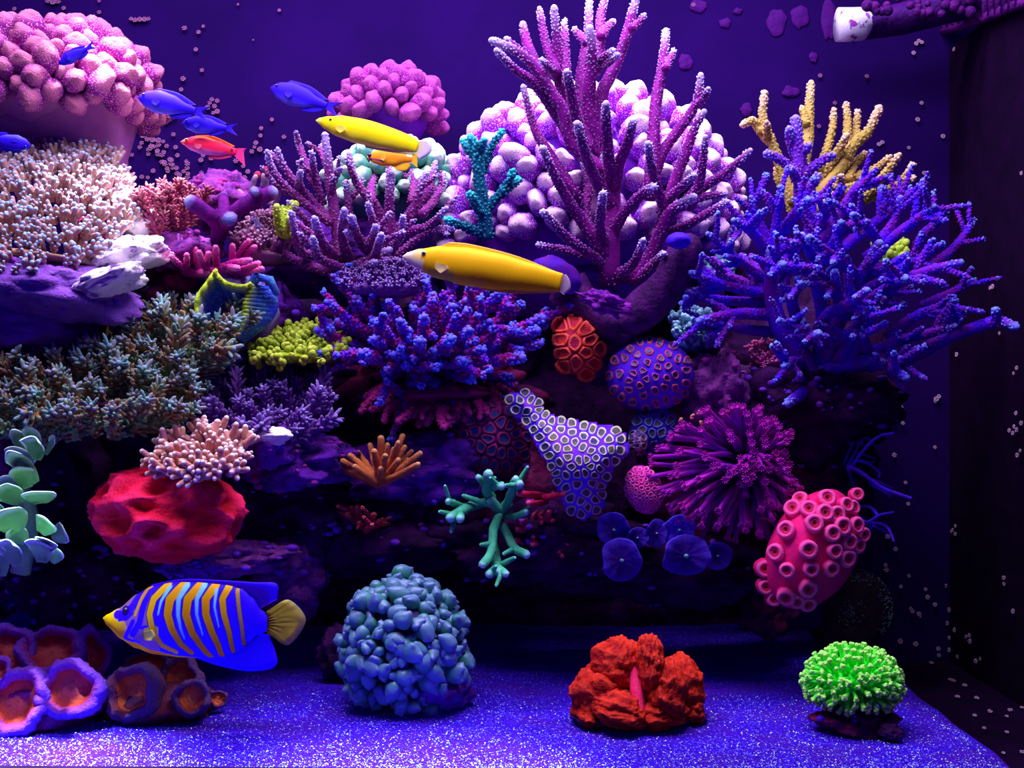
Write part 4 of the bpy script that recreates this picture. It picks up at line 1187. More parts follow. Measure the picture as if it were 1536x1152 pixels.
# ------------------------------------------------------------------ violet mushroom discs
m_mu = mat('mushroom', (.035, .003, .26), (.09, .05, .60), (.022, .002, .14), 60, bump=.5, bscale=400)
m_mc = mat('mushroom_mouth', (.25, .55, .45), None, (.2, .4, .5), 60)
labels = ['violet mushroom disc touching the zebra plate tip', 'small violet mushroom disc wedged between its neighbours', 'bright blue speckled mushroom disc under the pink bead patch',
          'largest violet mushroom disc with a green centre dot', 'rounded violet mushroom disc hanging lowest over the cave', 'dim violet mushroom disc at the outer end of the group', 'narrow violet mushroom disc in the group middle']
m_mus = mat('mushroom_speck', (.12, .06, .75), (.20, .15, .9), (.08, .02, .5), 70, speck=((.6, .75, 1), 260, .05))
for lab, (x, y), rx, rz, mm_ in zip(labels, [(120, 575), (310, 590), (410, 575), (440, 690), (155, 710), (580, 690), (225, 610)], [72, 50, 70, 112, 92, 64, 50], [78, 62, 68, 90, 96, 62, 46], [m_mu, m_mu, m_mus, m_mu, m_mu, m_mu, m_mu]):
    X, Yp = z9((x, y)); Y = -.045 - .01 * (rx > 80); s = S(Y) / 2.954
    root = thing('mushroom_coral', lab, 'coral', P(X, Yp, Y + .03), 'violet mushroom discs under the magenta polyps')
    mb = MB(); n = 36; c = P(X, Yp, Y)
    prof = [(.28, .9), (.30, .45), (.7, .28), (1.0, .12), (1.03, 0), (.95, -.06), (.6, .0), (.3, .04), (.14, -.02)]
    rings = []
    for k, (r, h) in enumerate(prof):
        rings.append([c + Vector((r * (1 + .10 * math.sin(2 * a + rx) + .05 * math.sin(5 * a + rz)) * rx * s * math.cos(a), h * rx * s * (1 + .2 * math.sin(3 * a)) + (.05 * rx * s * math.sin(9 * a + rx) * r) + r * r * .25 * rx * s * math.sin(2 * a + rx) - r * r * .1 * rx * s * math.sin(a), r * rz * s * math.sin(a))) for a in (2 * math.pi * i / n for i in range(n))])
    mb.loft(rings, [0, 0, 0, .4, 1, .5, .1, 0, 0], True, True)
    mb.obj('disc', mm_, root)
    mb = MB(); mb.blob(c + Vector((0, -.002, 0)), (rx * s * .10, .002, rx * s * .09), 12, 8); mb.obj('mouth', m_mc, root)

# ------------------------------------------------------------------ carpet disc with beaded rim at the back right
m = mat('carpet_dark', (.07, .045, .04), None, (.03, .02, .03), 60, bump=1, bscale=500)
m_bead = mat('carpet_bead', (.20, .32, .24), None, (.10, .10, .14), 60)
root = thing('carpet_anemone', 'dim brown fan disc with green beaded rim behind the hot pink cup coral', 'anemone', P(1285, 985, .12))
mb = MB(); Y = .12; s = S(Y)
c = P(1272, 915, Y); rot = Matrix.Rotation(math.radians(-28), 3, 'Y')
mb.blob(c, (66 * s, .014, 62 * s), 36, 18, lambda n: .08 * mn.noise(n * 3), rot); mb.obj('disc', m, root)
nb = MB(); rg = random.Random(97)
for k in range(150):
    a = rg.uniform(-1.15, 1.1); r = 1.0 - .28 * rg.random() ** 2
    q = rot @ Vector((66 * s * r * math.cos(a), -.012 * (1.05 - r) * 2 - .003, 62 * s * r * math.sin(a)))
    nb.blob(c + q, 1.5 * s, 6, 5)
for k in range(60):
    a = rg.uniform(0, 6.28); r = .35 * rg.random()
    q = rot @ Vector((66 * s * r * math.cos(a), -.0145, 62 * s * r * math.sin(a)))
    nb.blob(c + q, 1.3 * s, 6, 5)
o = nb.obj('beads', m_bead, root); o['kind'] = 'stuff'
# ------------------------------------------------------------------ red brain coral
m_rb = mat('brain_red', (.80, .012, .05), (.92, .03, .15), (.52, .006, .02), 28, bump=.8, bscale=320, rough=.7)
Y = -.12; s = S(Y)
root = thing('brain_coral', 'big smooth crimson brain coral with deep folds under the cream branch coral', 'coral', P(250, 838, Y))
pits = [(-.35, -.75, -.05, .30, .24), (.62, -.7, .02, .34, .26), (.05, -.75, .55, .22, .2), (-.7, -.5, .35, .2, .16), (.3, -.85, -.45, .26, .12), (.85, -.3, .3, .2, .18), (-.1, -.95, .25, .2, .12), (.1, -.9, -.2, .2, .14)]
def dd(n):
    k = .10 * mn.noise(n * 2.1 + Vector((3, 1, 7))) + .05 * mn.noise(n * 5 + Vector((1, 1, 2)))
    rdg = 1 - abs(mn.noise(n * 2.2 + Vector((9, 4, 1)))) * 3.0
    k += .07 * max(0, rdg) ** 2 - .03 * smooth(.5, 1, 1 - abs(mn.noise(n * 4 + Vector((2, 4, 6)))) * 6)
    for x, y, z, w, d in pits:
        d *= .55
        q = (n - Vector((x, y, z)).normalized()).length
        k -= d * math.exp(-(q / w) ** 2 * 1.6) - d * .45 * math.exp(-((q - w * 1.15) / (w * .45)) ** 2)
    return (k, smooth(-.05, .15, k))
mb = MB(); mb.blob(P(250, 770, Y), (110 * s, .065, 70 * s), 120, 72, dd, Matrix.Rotation(.08, 3, 'Y'))
mb.obj('body', m_rb, root)

# ------------------------------------------------------------------ folded red coral on the sand
m_fo = mat('fold_red', (.46, .022, .012), (.66, .05, .03), (.24, .006, .01), 60, bump=1.0, bscale=260, rough=.75)
m_fs = mat('fold_seam', (.80, .06, .16), None, (.70, .04, .12), 60)
Y = -.14; s = S(Y)
root = thing('open_brain_coral', 'fiery red folded coral with a pink centre seam resting on the sand', 'coral', P(955, 1090, Y))
rg = random.Random(101)
for k, (x, y, rx, rz, dy, rot) in enumerate([(900, 1040, 42, 44, -.01, .5), (925, 1000, 40, 44, 0, .3), (975, 1000, 22, 46, -.02, 0), (1000, 1035, 30, 46, -.03, -.1), (1025, 1025, 30, 42, .0, -.3), (930, 1062, 44, 26, -.035, .2), (990, 1066, 40, 24, -.03, -.1), (885, 1065, 28, 24, -.01, .2), (1035, 1058, 20, 26, 0, -.2)]):
    o_ = Vector((k * 3.7, 1, k * 2.2))
    def dd(n, o_=o_, k=k):
        w = mn.noise(n * 1.6 + o_) * .14
        rip = math.sin((n.x * 2 + n.z * 9 + n.y * 4 + mn.noise(n * 3 + o_) * 3)) * .05
        rip += math.sin(n.x * 22 + mn.noise(n * 4 + o_) * 5) * .02 + .07 * mn.noise(n * 7 + o_) + .05 * mn.noise(n * 15 + o_)
        return (w + rip, smooth(-.05, .12, rip))
    mb = MB(); mb.blob(P(x, y, Y + dy), (rx * s, .034, rz * s), 64, 44, dd, Matrix.Rotation(rot, 3, 'Y'))
    mb.obj('fold', m_fo, root)
mb = MB(); mb.tube([P(945, 975, Y - .012), P(951, 1005, Y - .020), P(955, 1035, Y - .038), P(960, 1068, Y - .050)], [5 * s, 9 * s, 10 * s, 8 * s], 10, wob=.5); mb.obj('seam', m_fs, root)
mb = MB(); mb.tube([P(985, 1010, Y - .04), P(1000, 1030, Y - .055), P(1006, 1050, Y - .055)], [4 * s, 6 * s, 5 * s], 10, wob=.3); mb.obj('seam', m_fs, root)

# ------------------------------------------------------------------ bubble coral
m_bu = mat('bubble', (.07, .27, .24), (.17, .22, .50), (.04, .22, .14), 50, rough=.4, spec=.4, bump=.15, bscale=300, u=.015)
m_bc = mat('bubble_core', (.10, .06, .20), None, (.06, .05, .10), 50)
VB = []
for k in range(6):
    rg = random.Random(k + 3); mb = MB()
    tps = [Vector((rg.uniform(-1, 1), rg.uniform(-1, 1), rg.uniform(.1, 1.2))).normalized() for _ in range(1 + k % 3)]
    o_ = Vector((k * 4, 0, 3))
    def dd(n, tps=tps, o_=o_):
        h = .07 * mn.noise(n * 1.5 + o_); t = 0
        for q in tps:
            an = math.acos(max(-1, min(1, n.dot(q))))
            h += .20 * math.exp(-(an / .55) ** 2) + .34 * math.exp(-(an / .16) ** 2)
            t = max(t, math.exp(-(an / .4) ** 2))
        return (h, max(t, .6 * smooth(-.1, .9, n.z)))
    mb.blob((0, 0, .35), (.62, .54, .6), 26, 20, dd)
    VB.append(mb.mesh('bubble', m_bu))
Y = -.10; s = S(Y); c = P(606, 970, Y)
root = thing('bubble_coral', 'pale teal bubble coral mound standing on the sand in the middle', 'coral', P(606, 1080, Y))
mb = MB(); mb.blob(c, (78 * s, .052, 88 * s), 32, 22, rock_disp(111, .1, 2), Matrix.Rotation(-.12, 3, 'Y')); mb.obj('core', m_bc, root)
rg = random.Random(112); N = 400; rot = Matrix.Rotation(-.12, 3, 'Y')
for i in range(N):
    zz = 1 - 2 * (i + .5) / N; a = i * 2.39996
    q = Vector((math.sqrt(1 - zz * zz) * math.cos(a), math.sqrt(1 - zz * zz) * math.sin(a), zz))
    if q.y > .5: continue
    q += Vector((rg.gauss(0, .05), rg.gauss(0, .05), rg.gauss(0, .05)))
    p = c + rot @ Vector((q.x * 80 * s, q.y * .055, q.z * 90 * s))
    n = rot @ Vector((q.x / 80, q.y / (.055 / s), q.z / 90))
    inst(root, 'bubble', VB[rg.randrange(6)], p, n.normalized() + Vector((rg.gauss(0, .3), rg.gauss(0, .3), rg.gauss(.2, .3))), s * rg.choice([11, 13, 15, 17, 19, 24]), rg.uniform(0, 6.28))

# ------------------------------------------------------------------ neon green coral
m_ne = mat('neon', (.08, 1.0, .10), (.50, 1.0, .26), (.04, .9, .05), 60, rough=.5, bump=.2, u=.012)
VN = []
for k in range(5):
    rg = random.Random(k + 40); mb = MB()
    path = curve([Vector((0, 0, -.1)), Vector((rg.uniform(-.1, .1), rg.uniform(-.1, .1), .5)), Vector((rg.uniform(-.22, .22), rg.uniform(-.22, .22), .95))], 6)
    mb.tube(path, [.15 + .03 * i / len(path) for i in range(len(path))], 8, 0, .8, .3)
    for q in range(3):
        a = q * 2.1 + rg.random()
        mb.blob(path[-1] + Vector((math.cos(a) * .11, math.sin(a) * .11, .04)), (.12, .12, .12), 8, 6, None, None, 1)
    VN.append(mb.mesh('tentacle', m_ne))
Y = -.17; s = S(Y); c = P(1279, 1022, Y)
root = thing('galaxy_coral', 'neon green frilly tentacle coral on a brown plug', 'coral', P(1279, 1062, Y))
mb = MB(); mb.blob(c, (58 * s, .035, 36 * s), 28, 16); mb.obj('core', m_ne, root)
rg = random.Random(121); N = 420
for i in range(N):
    zz = 1 - 2 * (i + .5) / N; a = i * 2.39996
    q = Vector((math.sqrt(1 - zz * zz) * math.cos(a), math.sqrt(1 - zz * zz) * math.sin(a), zz))
    if q.y > .45 or zz < -.62: continue
    p = c + Vector((q.x * 56 * s, q.y * .034, q.z * 35 * s))
    n = Vector((q.x / 60, q.y / (.036 / s), q.z / 40)).normalized()
    inst(root, 'tentacle', VN[i % 5], p, n + Vector((rg.gauss(0, .22), rg.gauss(0, .22), rg.gauss(.1, .22))), s * rg.uniform(16, 22), rg.uniform(0, 6))

# ------------------------------------------------------------------ fleshy cup corals at the front left
m_cr = mat('cup_rim', (.26, .06, .26), (.20, .07, .56), (.36, .06, .12), 50, bump=1.0, bscale=300)
m_cr2 = mat('cup_rim_dusky', (.26, .06, .07), (.11, .06, .17), (.10, .04, .10), 50, bump=1.0, bscale=300)
m_cd = mat('cup_disc', (.50, .07, .05), (.66, .15, .14), (.30, .025, .05), 60, bump=.7, bscale=420)
m_cd2 = mat('cup_disc_orange', (.62, .13, .05), (.74, .22, .10), (.40, .06, .05), 60, bump=.9, bscale=420)
def cup(root, px, py, Y, rx, rz, face, mr, md, seed, depth=1.0, roll=0):
    s = S(Y); n = 48; o_ = Vector((seed * 3.37, 1.3, 2.1))
    f = Vector(face).normalized(); up = Vector((0, 0, 1)); x_ = f.cross(up).normalized() * -1; y_ = x_.cross(f).normalized() * -1
    if y_.z < 0: y_ = -y_
    cr, sr = math.cos(roll), math.sin(roll)
    x2, y2 = x_ * cr + y_ * sr, y_ * cr - x_ * sr
    c = P(px, py, Y)
    def ring(r, h, wob):
        out = []
        for i in range(n):
            a = 2 * math.pi * i / n
            w = 1 + .30 * mn.noise(Vector((math.cos(a) * 1.3, math.sin(a) * 1.3, 0)) + o_) + wob * .022 * math.sin(a * 26) * r + r * wob * .05 * mn.noise(Vector((math.cos(a) * 5, math.sin(a) * 5, h * 3)) + o_)
            hh = h + .32 * mn.noise(Vector((math.cos(a) * 1.6, math.sin(a) * 1.6, 4)) + o_) * min(1, max(0, h + 1)) * min(1, r * r * 1.6)
            out.append(c + x2 * (r * w * rx * s * math.cos(a)) + y2 * (r * w * rz * s * math.sin(a)) + f * (hh * (rx + rz) * .5 * s * depth))
        return out
    mb = MB()
    prof = [(.55, -1.0, .3), (.78, -.75, .8), (.95, -.45, 1), (1.04, -.15, 1.2), (1.03, .06, 1.2), (.96, .2, 1.1), (.86, .27, 1), (.77, .24, 1), (.68, .14, .8), (.62, .04, .6)]
    mb.loft([ring(*q) for q in prof], [0, 0, .2, .6, 1, 1, .8, .5, .2, 0], True, False)
    mb.obj('rim', mr, root)
    mb = MB()
    prof = [(.63, .04, .6), (.52, -.08, .8), (.40, -.17, .8), (.28, -.20, .6), (.15, -.14, .3), (.04, -.16, 0)]
    mb.loft([ring(*q) for q in prof], [0, .2, .4, .8, 1, .6], False, True)
    mb.obj('oral_disc', md, root)
root = thing('lobo_coral', 'cluster of violet rimmed fleshy cups with salmon centres at the front corner', 'coral', P(80, 1090, -.16))
for k, a in enumerate([(22, 1045, -.19, 52, 50, (.15, -1, .45), 1.2), (103, 1026, -.18, 50, 43, (.1, -1, .3), 1.0), (75, 970, -.12, 52, 38, (0, -1, .7), 1.0), (15, 972, -.12, 38, 40, (.2, -1, .4), .9), (138, 975, -.11, 28, 38, (.6, -1, .3), 1.0), (-6, 1005, -.16, 24, 26, (.2, -1, .3), 1)]):
    cup(root, a[0], a[1] + 7, *a[2:6], m_cr, m_cd, 130 + k, a[6])
mb = MB(); mb.blob(P(65, 1050, -.13), (105 * S(-.13), .06, 46 * S(-.13)), 32, 18, rock_disp(136, .2, 2)); mb.obj('base', m_cr, root)
root = thing('lobo_coral', 'cluster of dusky wrinkled cups with orange centres under the angelfish', 'coral', P(240, 1082, -.14))
for k, a in enumerate([(200, 1030, -.16, 42, 44, (-.35, -1, .35), 1.2), (268, 1010, -.13, 33, 36, (-.2, -1, .5), 1.0), (288, 1040, -.16, 29, 28, (.1, -1, .4), 1.0), (326, 1041, -.13, 15, 14, (.4, -1, .3), .9), (222, 990, -.11, 36, 20, (-.1, -1, .8), .9)]):
    cup(root, a[0], a[1] + 7, *a[2:6], m_cr2, m_cd2, 140 + k, a[6])
mb = MB(); mb.blob(P(245, 1055, -.12), (80 * S(-.12), .05, 34 * S(-.12)), 32, 18, rock_disp(146, .2, 2)); mb.obj('base', m_cr2, root)

# ------------------------------------------------------------------ green leafy coral
m_le = mat('leaf', (.30, .56, .28), (.75, 1.0, .85), (.20, .42, .22), 40, rough=.6, bump=.3)
root = thing('leafy_coral', 'pale green leafy cup coral with bright rims at the tank edge', 'coral', P(45, 860, -.04))
zl = zoomer(0, 620, 3.84)
LY = -.15
rg = random.Random(151)
def leaf(x, y, w, h, ang, Y, tilt, curl):
    Y += LY; X, Yp = zl((x, y)); s = S(Y) / 3.84; c = P(X, Yp, Y)
    nu, nv = 14, 8; vs_, ts_, fs_ = [], [], []
    ca, sa = math.cos(ang), math.sin(ang)
    for j in range(nv + 1):
        v = j / nv
        for i in range(nu + 1):
            u = i / nu * 2 - 1
            wd = w * (.35 + .65 * math.sin(min(1, v * 1.15) * math.pi / 2)) * (1 - .1 * v)
            lx = u * wd; lz = h * v * (1 - .22 * u * u) ; ly = curl * w * (u * u) * v - tilt * h * v * v + .07 * w * math.sin(u * 4 + x)
            ly += -.18 * h * smooth(.75, 1, v)
            vs_.append(c + Vector(((lx * ca - lz * sa) * s, ly * s, (lx * sa + lz * ca) * s)))
            ts_.append(smooth(.80, 1.0, max(v, abs(u) * .98 if v > .5 else 0)))
    for j in range(nv):
        for i in range(nu):
            a = j * (nu + 1) + i
            fs_.append((a, a + 1, a + nu + 2, a + nu + 1))
    mb = MB(); mb.add(vs_, fs_, ts_)
    o = mb.obj('leaf', m_le, root)
    md = o.modifiers.new('solid', 'SOLIDIFY'); md.thickness = 7 * s; md.offset = 0
for a in [(130, 230, 34, 110, .25, -.02, .2, .6), (180, 250, 40, 140, -.1, -.03, .3, .7), (215, 270, 46, 110, -.1, -.05, .6, -.5), (265, 240, 16, 100, -.45, -.02, .1, .3),
          (110, 330, 70, 110, -.15, -.03, .5, .6), (210, 400, 40, 170, .55, -.05, .4, .5), (160, 430, 55, 100, .3, -.05, .5, .7), (70, 470, 50, 90, .2, -.03, .3, .6), (120, 520, 60, 100, .5, -.05, .8, -.5),
          (235, 520, 76, 60, .1, -.06, 1.2, .7), (110, 680, 80, 110, .55, -.06, .7, .6), (235, 690, 56, 90, -.6, -.06, .7, .6), (150, 740, 46, 80, .8, -.05, .5, .4),
          (100, 880, 52, 130, .15, -.06, .5, -.6), (240, 860, 60, 120, -.15, -.07, .9, .7), (270, 790, 50, 70, -.3, -.08, 1.2, .6), (300, 860, 34, 80, -.6, -.05, .4, .4), (10, 940, 50, 170, .1, -.06, .4, .6), (40, 830, 40, 90, .4, -.03, .4, .5), (5, 600, 26, 70, .2, -.05, .5, .5),
          (300, 720, 52, 90, -1.1, .0, .5, .6)]:
    leaf(a[0], a[1], a[2] * 1.35, a[3] * 1.3, a[4], a[5], a[6], a[7])
mb = MB(); mb.tube([P(30, 860, -.12), P(45, 780, -.12), P(30, 720, -.12), P(45, 670, -.12)], [14 * S(0), 12 * S(0), 10 * S(0), 6 * S(0)], 12, wob=.5); mb.obj('stem', m_le, root)
m = mat('pink_blob', (.40, .08, .22), None, (.2, .05, .3), 60, bump=.8)
root = thing('sponge', 'fuzzy plum sponge at the tank edge beside the green leaves', 'sponge', P(-5, 720, 0))
mb = MB(); mb.blob(P(-8, 690, .0), (22 * S(0), .02, 45 * S(0)), 28, 18, rock_disp(155, .2, 2)); mb.obj('body', m, root)

# ------------------------------------------------------------------ clam
m_sh = mat('clam_shell', (.30, .28, .55), None, (.22, .10, .34), 60, bump=.8)
m_mn = mat('clam_mantle', (.08, .10, .62), (.50, .70, .06), (.10, .22, .40), 60, bump=.6, bscale=500, speck=((.25, .5, .8), 300, .08))
Y = .0; s = S(Y)
root = thing('giant_clam', 'blue mantled giant clam with yellow green frilled lips wedged in the rock', 'clam', P(355, 530, Y))
zc = zoomer(0, 200, 3.84)
mb = MB(); mb.blob(P(360, 470, Y + .025), (58 * s, .03, 58 * s), 40, 24, lambda n: .05 * math.sin(n.x * 16) + .04 * mn.noise(n * 4), Matrix.Rotation(.5, 3, 'Y')); mb.obj('shell', m_sh, root)
def mantle(edge, inner, Y0, Y1, nm):
    n = len(edge); K = 40
    def smp(pl, t):
        v = [Vector((*q, 0)) for q in pl]; c = curve(v, 6 * len(pl)); i = t * (len(c) - 1); k = min(int(i), len(c) - 2)
        return c[k].lerp(c[k + 1], i - k)
    vs_, ts_, fs_ = [], [], []; W = 7
    for i in range(K + 1):
        t = i / K; a, b = smp(edge, t), smp(inner, t)
        for j in range(W):
            f = j / (W - 1); q = a.lerp(b, f)
            wv = math.sin(i * 1.9) * .002 * (1 - f)
            x, y = zc((q.x, q.y))
            vs_.append(P(x, y, Y0 + (Y1 - Y0) * (f ** .6) + wv)); ts_.append(1 - smooth(.06, .24, f))
    for i in range(K):
        for j in range(W - 1):
            a = i * W + j; fs_.append((a, a + 1, a + W + 1, a + W))
    mb = MB(); mb.add(vs_, fs_, ts_); o = mb.obj(nm, m_mn, root)
    md = o.modifiers.new('solid', 'SOLIDIFY'); md.thickness = 6 * s; md.offset = 0
mantle([(1150, 1090), (1130, 960), (1200, 850), (1240, 790), (1240, 800), (1300, 860), (1400, 880), (1450, 860)], [(1250, 1130), (1260, 1060), (1290, 1000), (1310, 980), (1320, 980), (1350, 990), (1400, 1010), (1440, 1000)], -.035, -.005, 'mantle')
mantle([(1450, 870), (1410, 960), (1400, 1050), (1350, 1160)], [(1560, 880), (1600, 980), (1560, 1080), (1400, 1210)], -.03, .0, 'mantle')
mb = MB()
mb.tube([P(370, 440, -.01), P(385, 415, -.02), P(405, 420, -.02), P(415, 440, -.01)], [7 * s, 8 * s, 7 * s, 5 * s], 10); mb.obj('siphon', m_mn, root)

# ------------------------------------------------------------------ sponges
m_vs = mat('sponge_violet', (.06, .008, .36), None, (.10, .008, .2), 60, bump=.3)
root = thing('sponge', 'smooth blue violet rounded sponge behind the tail of the lower yellow wrasse', 'sponge', P(845, 440, .0))
s = S(.0); mb = MB(); mb.blob(P(836, 412, .0), (40 * s, .02, 24 * s), 32, 18, rock_disp(161, .12, 1.8), Matrix.Rotation(.5, 3, 'Y')); mb.obj('body', m_vs, root)
m_bs = mat('sponge_blue', (.06, .02, .75), None, (.07, .02, .5), 60, bump=.3)
root = thing('sponge', 'bright blue sponge knob on the dark rock arm', 'sponge', P(1018, 372, -.04))
mb = MB(); mb.blob(P(1018, 361, -.04), (18 * s, .012, 12 * s), 24, 14, rock_disp(162, .12, 1.8)); mb.obj('body', m_bs, root)
root = thing('encrusting_sponge', 'violet pink crust on the dark rock below the tall maroon staghorn', 'sponge', P(905, 465, -.02))
m_ps = mat('sponge_pink', (.24, .03, .36), None, (.10, .012, .2), 60, bump=.6)
mb = MB(); mb.blob(P(908, 455, -.025), (34 * s, .014, 14 * s), 40, 24, rock_disp(163, .6, 2.4), Matrix.Rotation(.3, 3, 'Y')); mb.obj('body', m_ps, root)

# ------------------------------------------------------------------ fish
m_skin = painted('fish_skin')
m_eye = plain('eye_black', (.01, .01, .02), .15, .6)
m_eyer = plain('eye_ring', (.75, .45, .10), .3, .5)
def interp(tab, u):
    for (a, x), (b, y) in zip(tab, tab[1:]):
        if u <= b:
            t = (u - a) / (b - a) if b > a else 0
            return x + (y - x) * (t * t * (3 - 2 * t) * .5 + t * .5)
    return tab[-1][1]

def fish(name, label, nose, tail, Y, top, bot, thick, color, fins, eye, group=None, yaw=0.0, res=(60, 28), eyem=None, finmat=None):
    """nose, tail: where the snout and the root of the tail stand; top/bot: back and belly profile in body lengths;
    color(u, v): skin colour at length u and height v; fins: name, root line, outer line, colour"""
    a, b = P(*nose, Y), P(*tail, Y)
    L = (b - a).length; ang = math.atan2(b.z - a.z, b.x - a.x)
    R = Matrix.Rotation(-ang, 3, 'Y') @ Matrix.Rotation(yaw, 3, 'Z')
    lowz = a.z + min(0, b.z - a.z)
    root = thing(name, label, 'fish', (a + b) / 2 - Vector((0, 0, L * .2)), group)
    W = lambda u, y, v: a + R @ Vector((u * L, y * L, v * L))
    mb = MB(); nu, nr = res
    rings = []
    for i in range(nu + 1):
        u = (i / nu) ** 1.0
        t, bo, th = interp(top, u), interp(bot, u), interp(thick, u)
        ring = []
        for k in range(nr):
            an = 2 * math.pi * k / nr
            yy = math.sin(an); zz = math.cos(an)
            sy = math.copysign(abs(yy) ** .9, yy)
            v = (t + bo) / 2 + zz * (t - bo) / 2
            ring.append(W(u, sy * th, v)); mb.c.append(color(u, v))
        rings.append(ring)
    mb.loft(rings, [0] * len(rings))
    mb.obj('body', m_skin, root)
    for nm, rt, out, col, th in fins:
        K, J = 26, 5; f = MB(); tb = th
        def smp(pl, t):
            i = t * (len(pl) - 1); k = min(int(i), len(pl) - 2)
            pr = pl[max(k - 1, 0)], pl[k], pl[k + 1], pl[min(k + 2, len(pl) - 1)]; q = i - k
            return [.5 * (2 * pr[1][d] + (pr[2][d] - pr[0][d]) * q + (2 * pr[0][d] - 5 * pr[1][d] + 4 * pr[2][d] - pr[3][d]) * q * q + (3 * pr[1][d] - pr[0][d] - 3 * pr[2][d] + pr[3][d]) * q ** 3) for d in (0, 1)]
        vs_, cs = [], []
        y0 = tb[1]
        for side in (1, -1):
            for i in range(K + 1):
                t = i / K; p, q = smp(rt, t), smp(out, t)
                for j in range(J):
                    g = j / (J - 1); u, v = p[0] + (q[0] - p[0]) * g, p[1] + (q[1] - p[1]) * g
                    y = side * (tb[0] * (1 - .8 * g) * (1 + .35 * math.cos(i * math.pi))) + y0 + tb[2] * g
                    vs_.append(W(u, y, v)); cs.append(col(u, v, g) if callable(col) else col)
        n = (K + 1) * J; fs_ = []
        for i in range(K):
            for j in range(J - 1):
                a_ = i * J + j
                fs_.append((a_, a_ + 1, a_ + J + 1, a_ + J)); fs_.append((n + a_, n + a_ + J, n + a_ + J + 1, n + a_ + 1))
            fs_.append((i * J, (i + 1) * J, n + (i + 1) * J, n + i * J))
            fs_.append((i * J + J - 1, n + i * J + J - 1, n + (i + 1) * J + J - 1, (i + 1) * J + J - 1))
        for i in (0, K):
            for j in range(J - 1):
                fs_.append((i * J + j, n + i * J + j, n + i * J + j + 1, i * J + j + 1))
        f.add(vs_, fs_); f.c = cs
        f.obj(nm, m_skin, root)
    if eye:
        eu, ev, er = eye
        th = interp(thick, eu); t, bo = interp(top, eu), interp(bot, eu)
        zz = (ev - (t + bo) / 2) / ((t - bo) / 2)
        ey = th * math.sqrt(max(.05, 1 - zz * zz))
        for sd_ in (-1, 1):
            e = MB(); e.blob(W(eu, sd_ * ey * .92, ev), er * L, 14, 10); eo = e.obj('eye', eyem or m_eyer, root)
            e = MB(); e.blob(W(eu, sd_ * (ey * .92 + er * .55), ev), er * L * .62, 12, 8); e.obj('pupil', m_eye, eo)
    return root

# regal-striped angelfish: profile traced from a blown-up view, lengths in body lengths
U = lambda x: (x - 75) / 1110.0
V = lambda y: (352 - y) / 1110.0
def prof(pts): return [(U(x), V(y)) for x, y in pts]
a_top = prof([(75, 345), (100, 325), (180, 283), (300, 186), (400, 130), (550, 102), (700, 100), (900, 115), (1010, 140), (1090, 205), (1140, 280), (1185, 315)])
a_bot = prof([(75, 358), (100, 400), (200, 490), (300, 550), (420, 588), (600, 608), (750, 610), (900, 600), (1000, 560), (1060, 500), (1110, 455), (1185, 430)])
a_thk = [(0, .008), (.05, .035), (.2, .085), (.4, .11), (.65, .09), (.85, .05), (1, .028)]
YEL = (.95, .55, .0); ORG = (.90, .42, .0); BLU = (.035, .0, .95); LBL = (.22, .75, 1.0); PUR = (.30, .12, .32); DRK = (.015, .0, .22)
stripes = [([(400, 128), (385, 135), (350, 210), (318, 310)], 28, 20, (.70, .32, .06)),
           ([(520, 112), (440, 200), (418, 300), (445, 420), (500, 510), (590, 560)], 46, 26, YEL),
           ([(630, 112), (552, 200), (542, 300), (572, 400), (625, 500), (690, 565)], 62, 30, ORG),
           ([(740, 112), (668, 200), (662, 300), (702, 420), (755, 510), (815, 600)], 60, 32, ORG),
           ([(835, 122), (785, 200), (792, 300), (832, 420), (868, 510), (888, 595)], 56, 30, ORG),
           ([(925, 130), (893, 200), (907, 300), (940, 420), (962, 565)], 46, 24, (.85, .45, .0)),
           ([(985, 148), (1000, 250), (1025, 400), (1034, 515)], 26, 22, (.55, .32, .05))]
blues = [([(540, 125), (492, 215), (478, 300)], 26, 10), ([(650, 118), (608, 200), (610, 300), (630, 400), (652, 460)], 38, 8), ([(765, 118), (727, 200), (732, 300), (772, 435)], 36, 8), ([(850, 145), (845, 250), (878, 390)], 22, 6)]
bars = [([(185, 318), (250, 318), (300, 250), (345, 150)], 60, 46), ([(200, 352), (260, 340), (300, 300)], 20, 16), ([(300, 440), (350, 360), (372, 250), (410, 140)], 44, 42), ([(305, 350), (280, 400), (245, 465)], 30, 30), ([(240, 470), (290, 485), (345, 492)], 24, 14), ([(360, 395), (410, 380)], 24, 16)]
def along(pl, w0, w1, x, y):
    best = 1e9
    n = len(pl) - 1
    for i in range(n):
        (x1, y1), (x2, y2) = pl[i], pl[i + 1]
        dx, dy = x2 - x1, y2 - y1
        t = max(0, min(1, ((x - x1) * dx + (y - y1) * dy) / (dx * dx + dy * dy)))
        d = math.hypot(x - x1 - t * dx, y - y1 - t * dy) / ((w0 + (w1 - w0) * (i + t) / n) / 2)
        best = min(best, d)
    return best
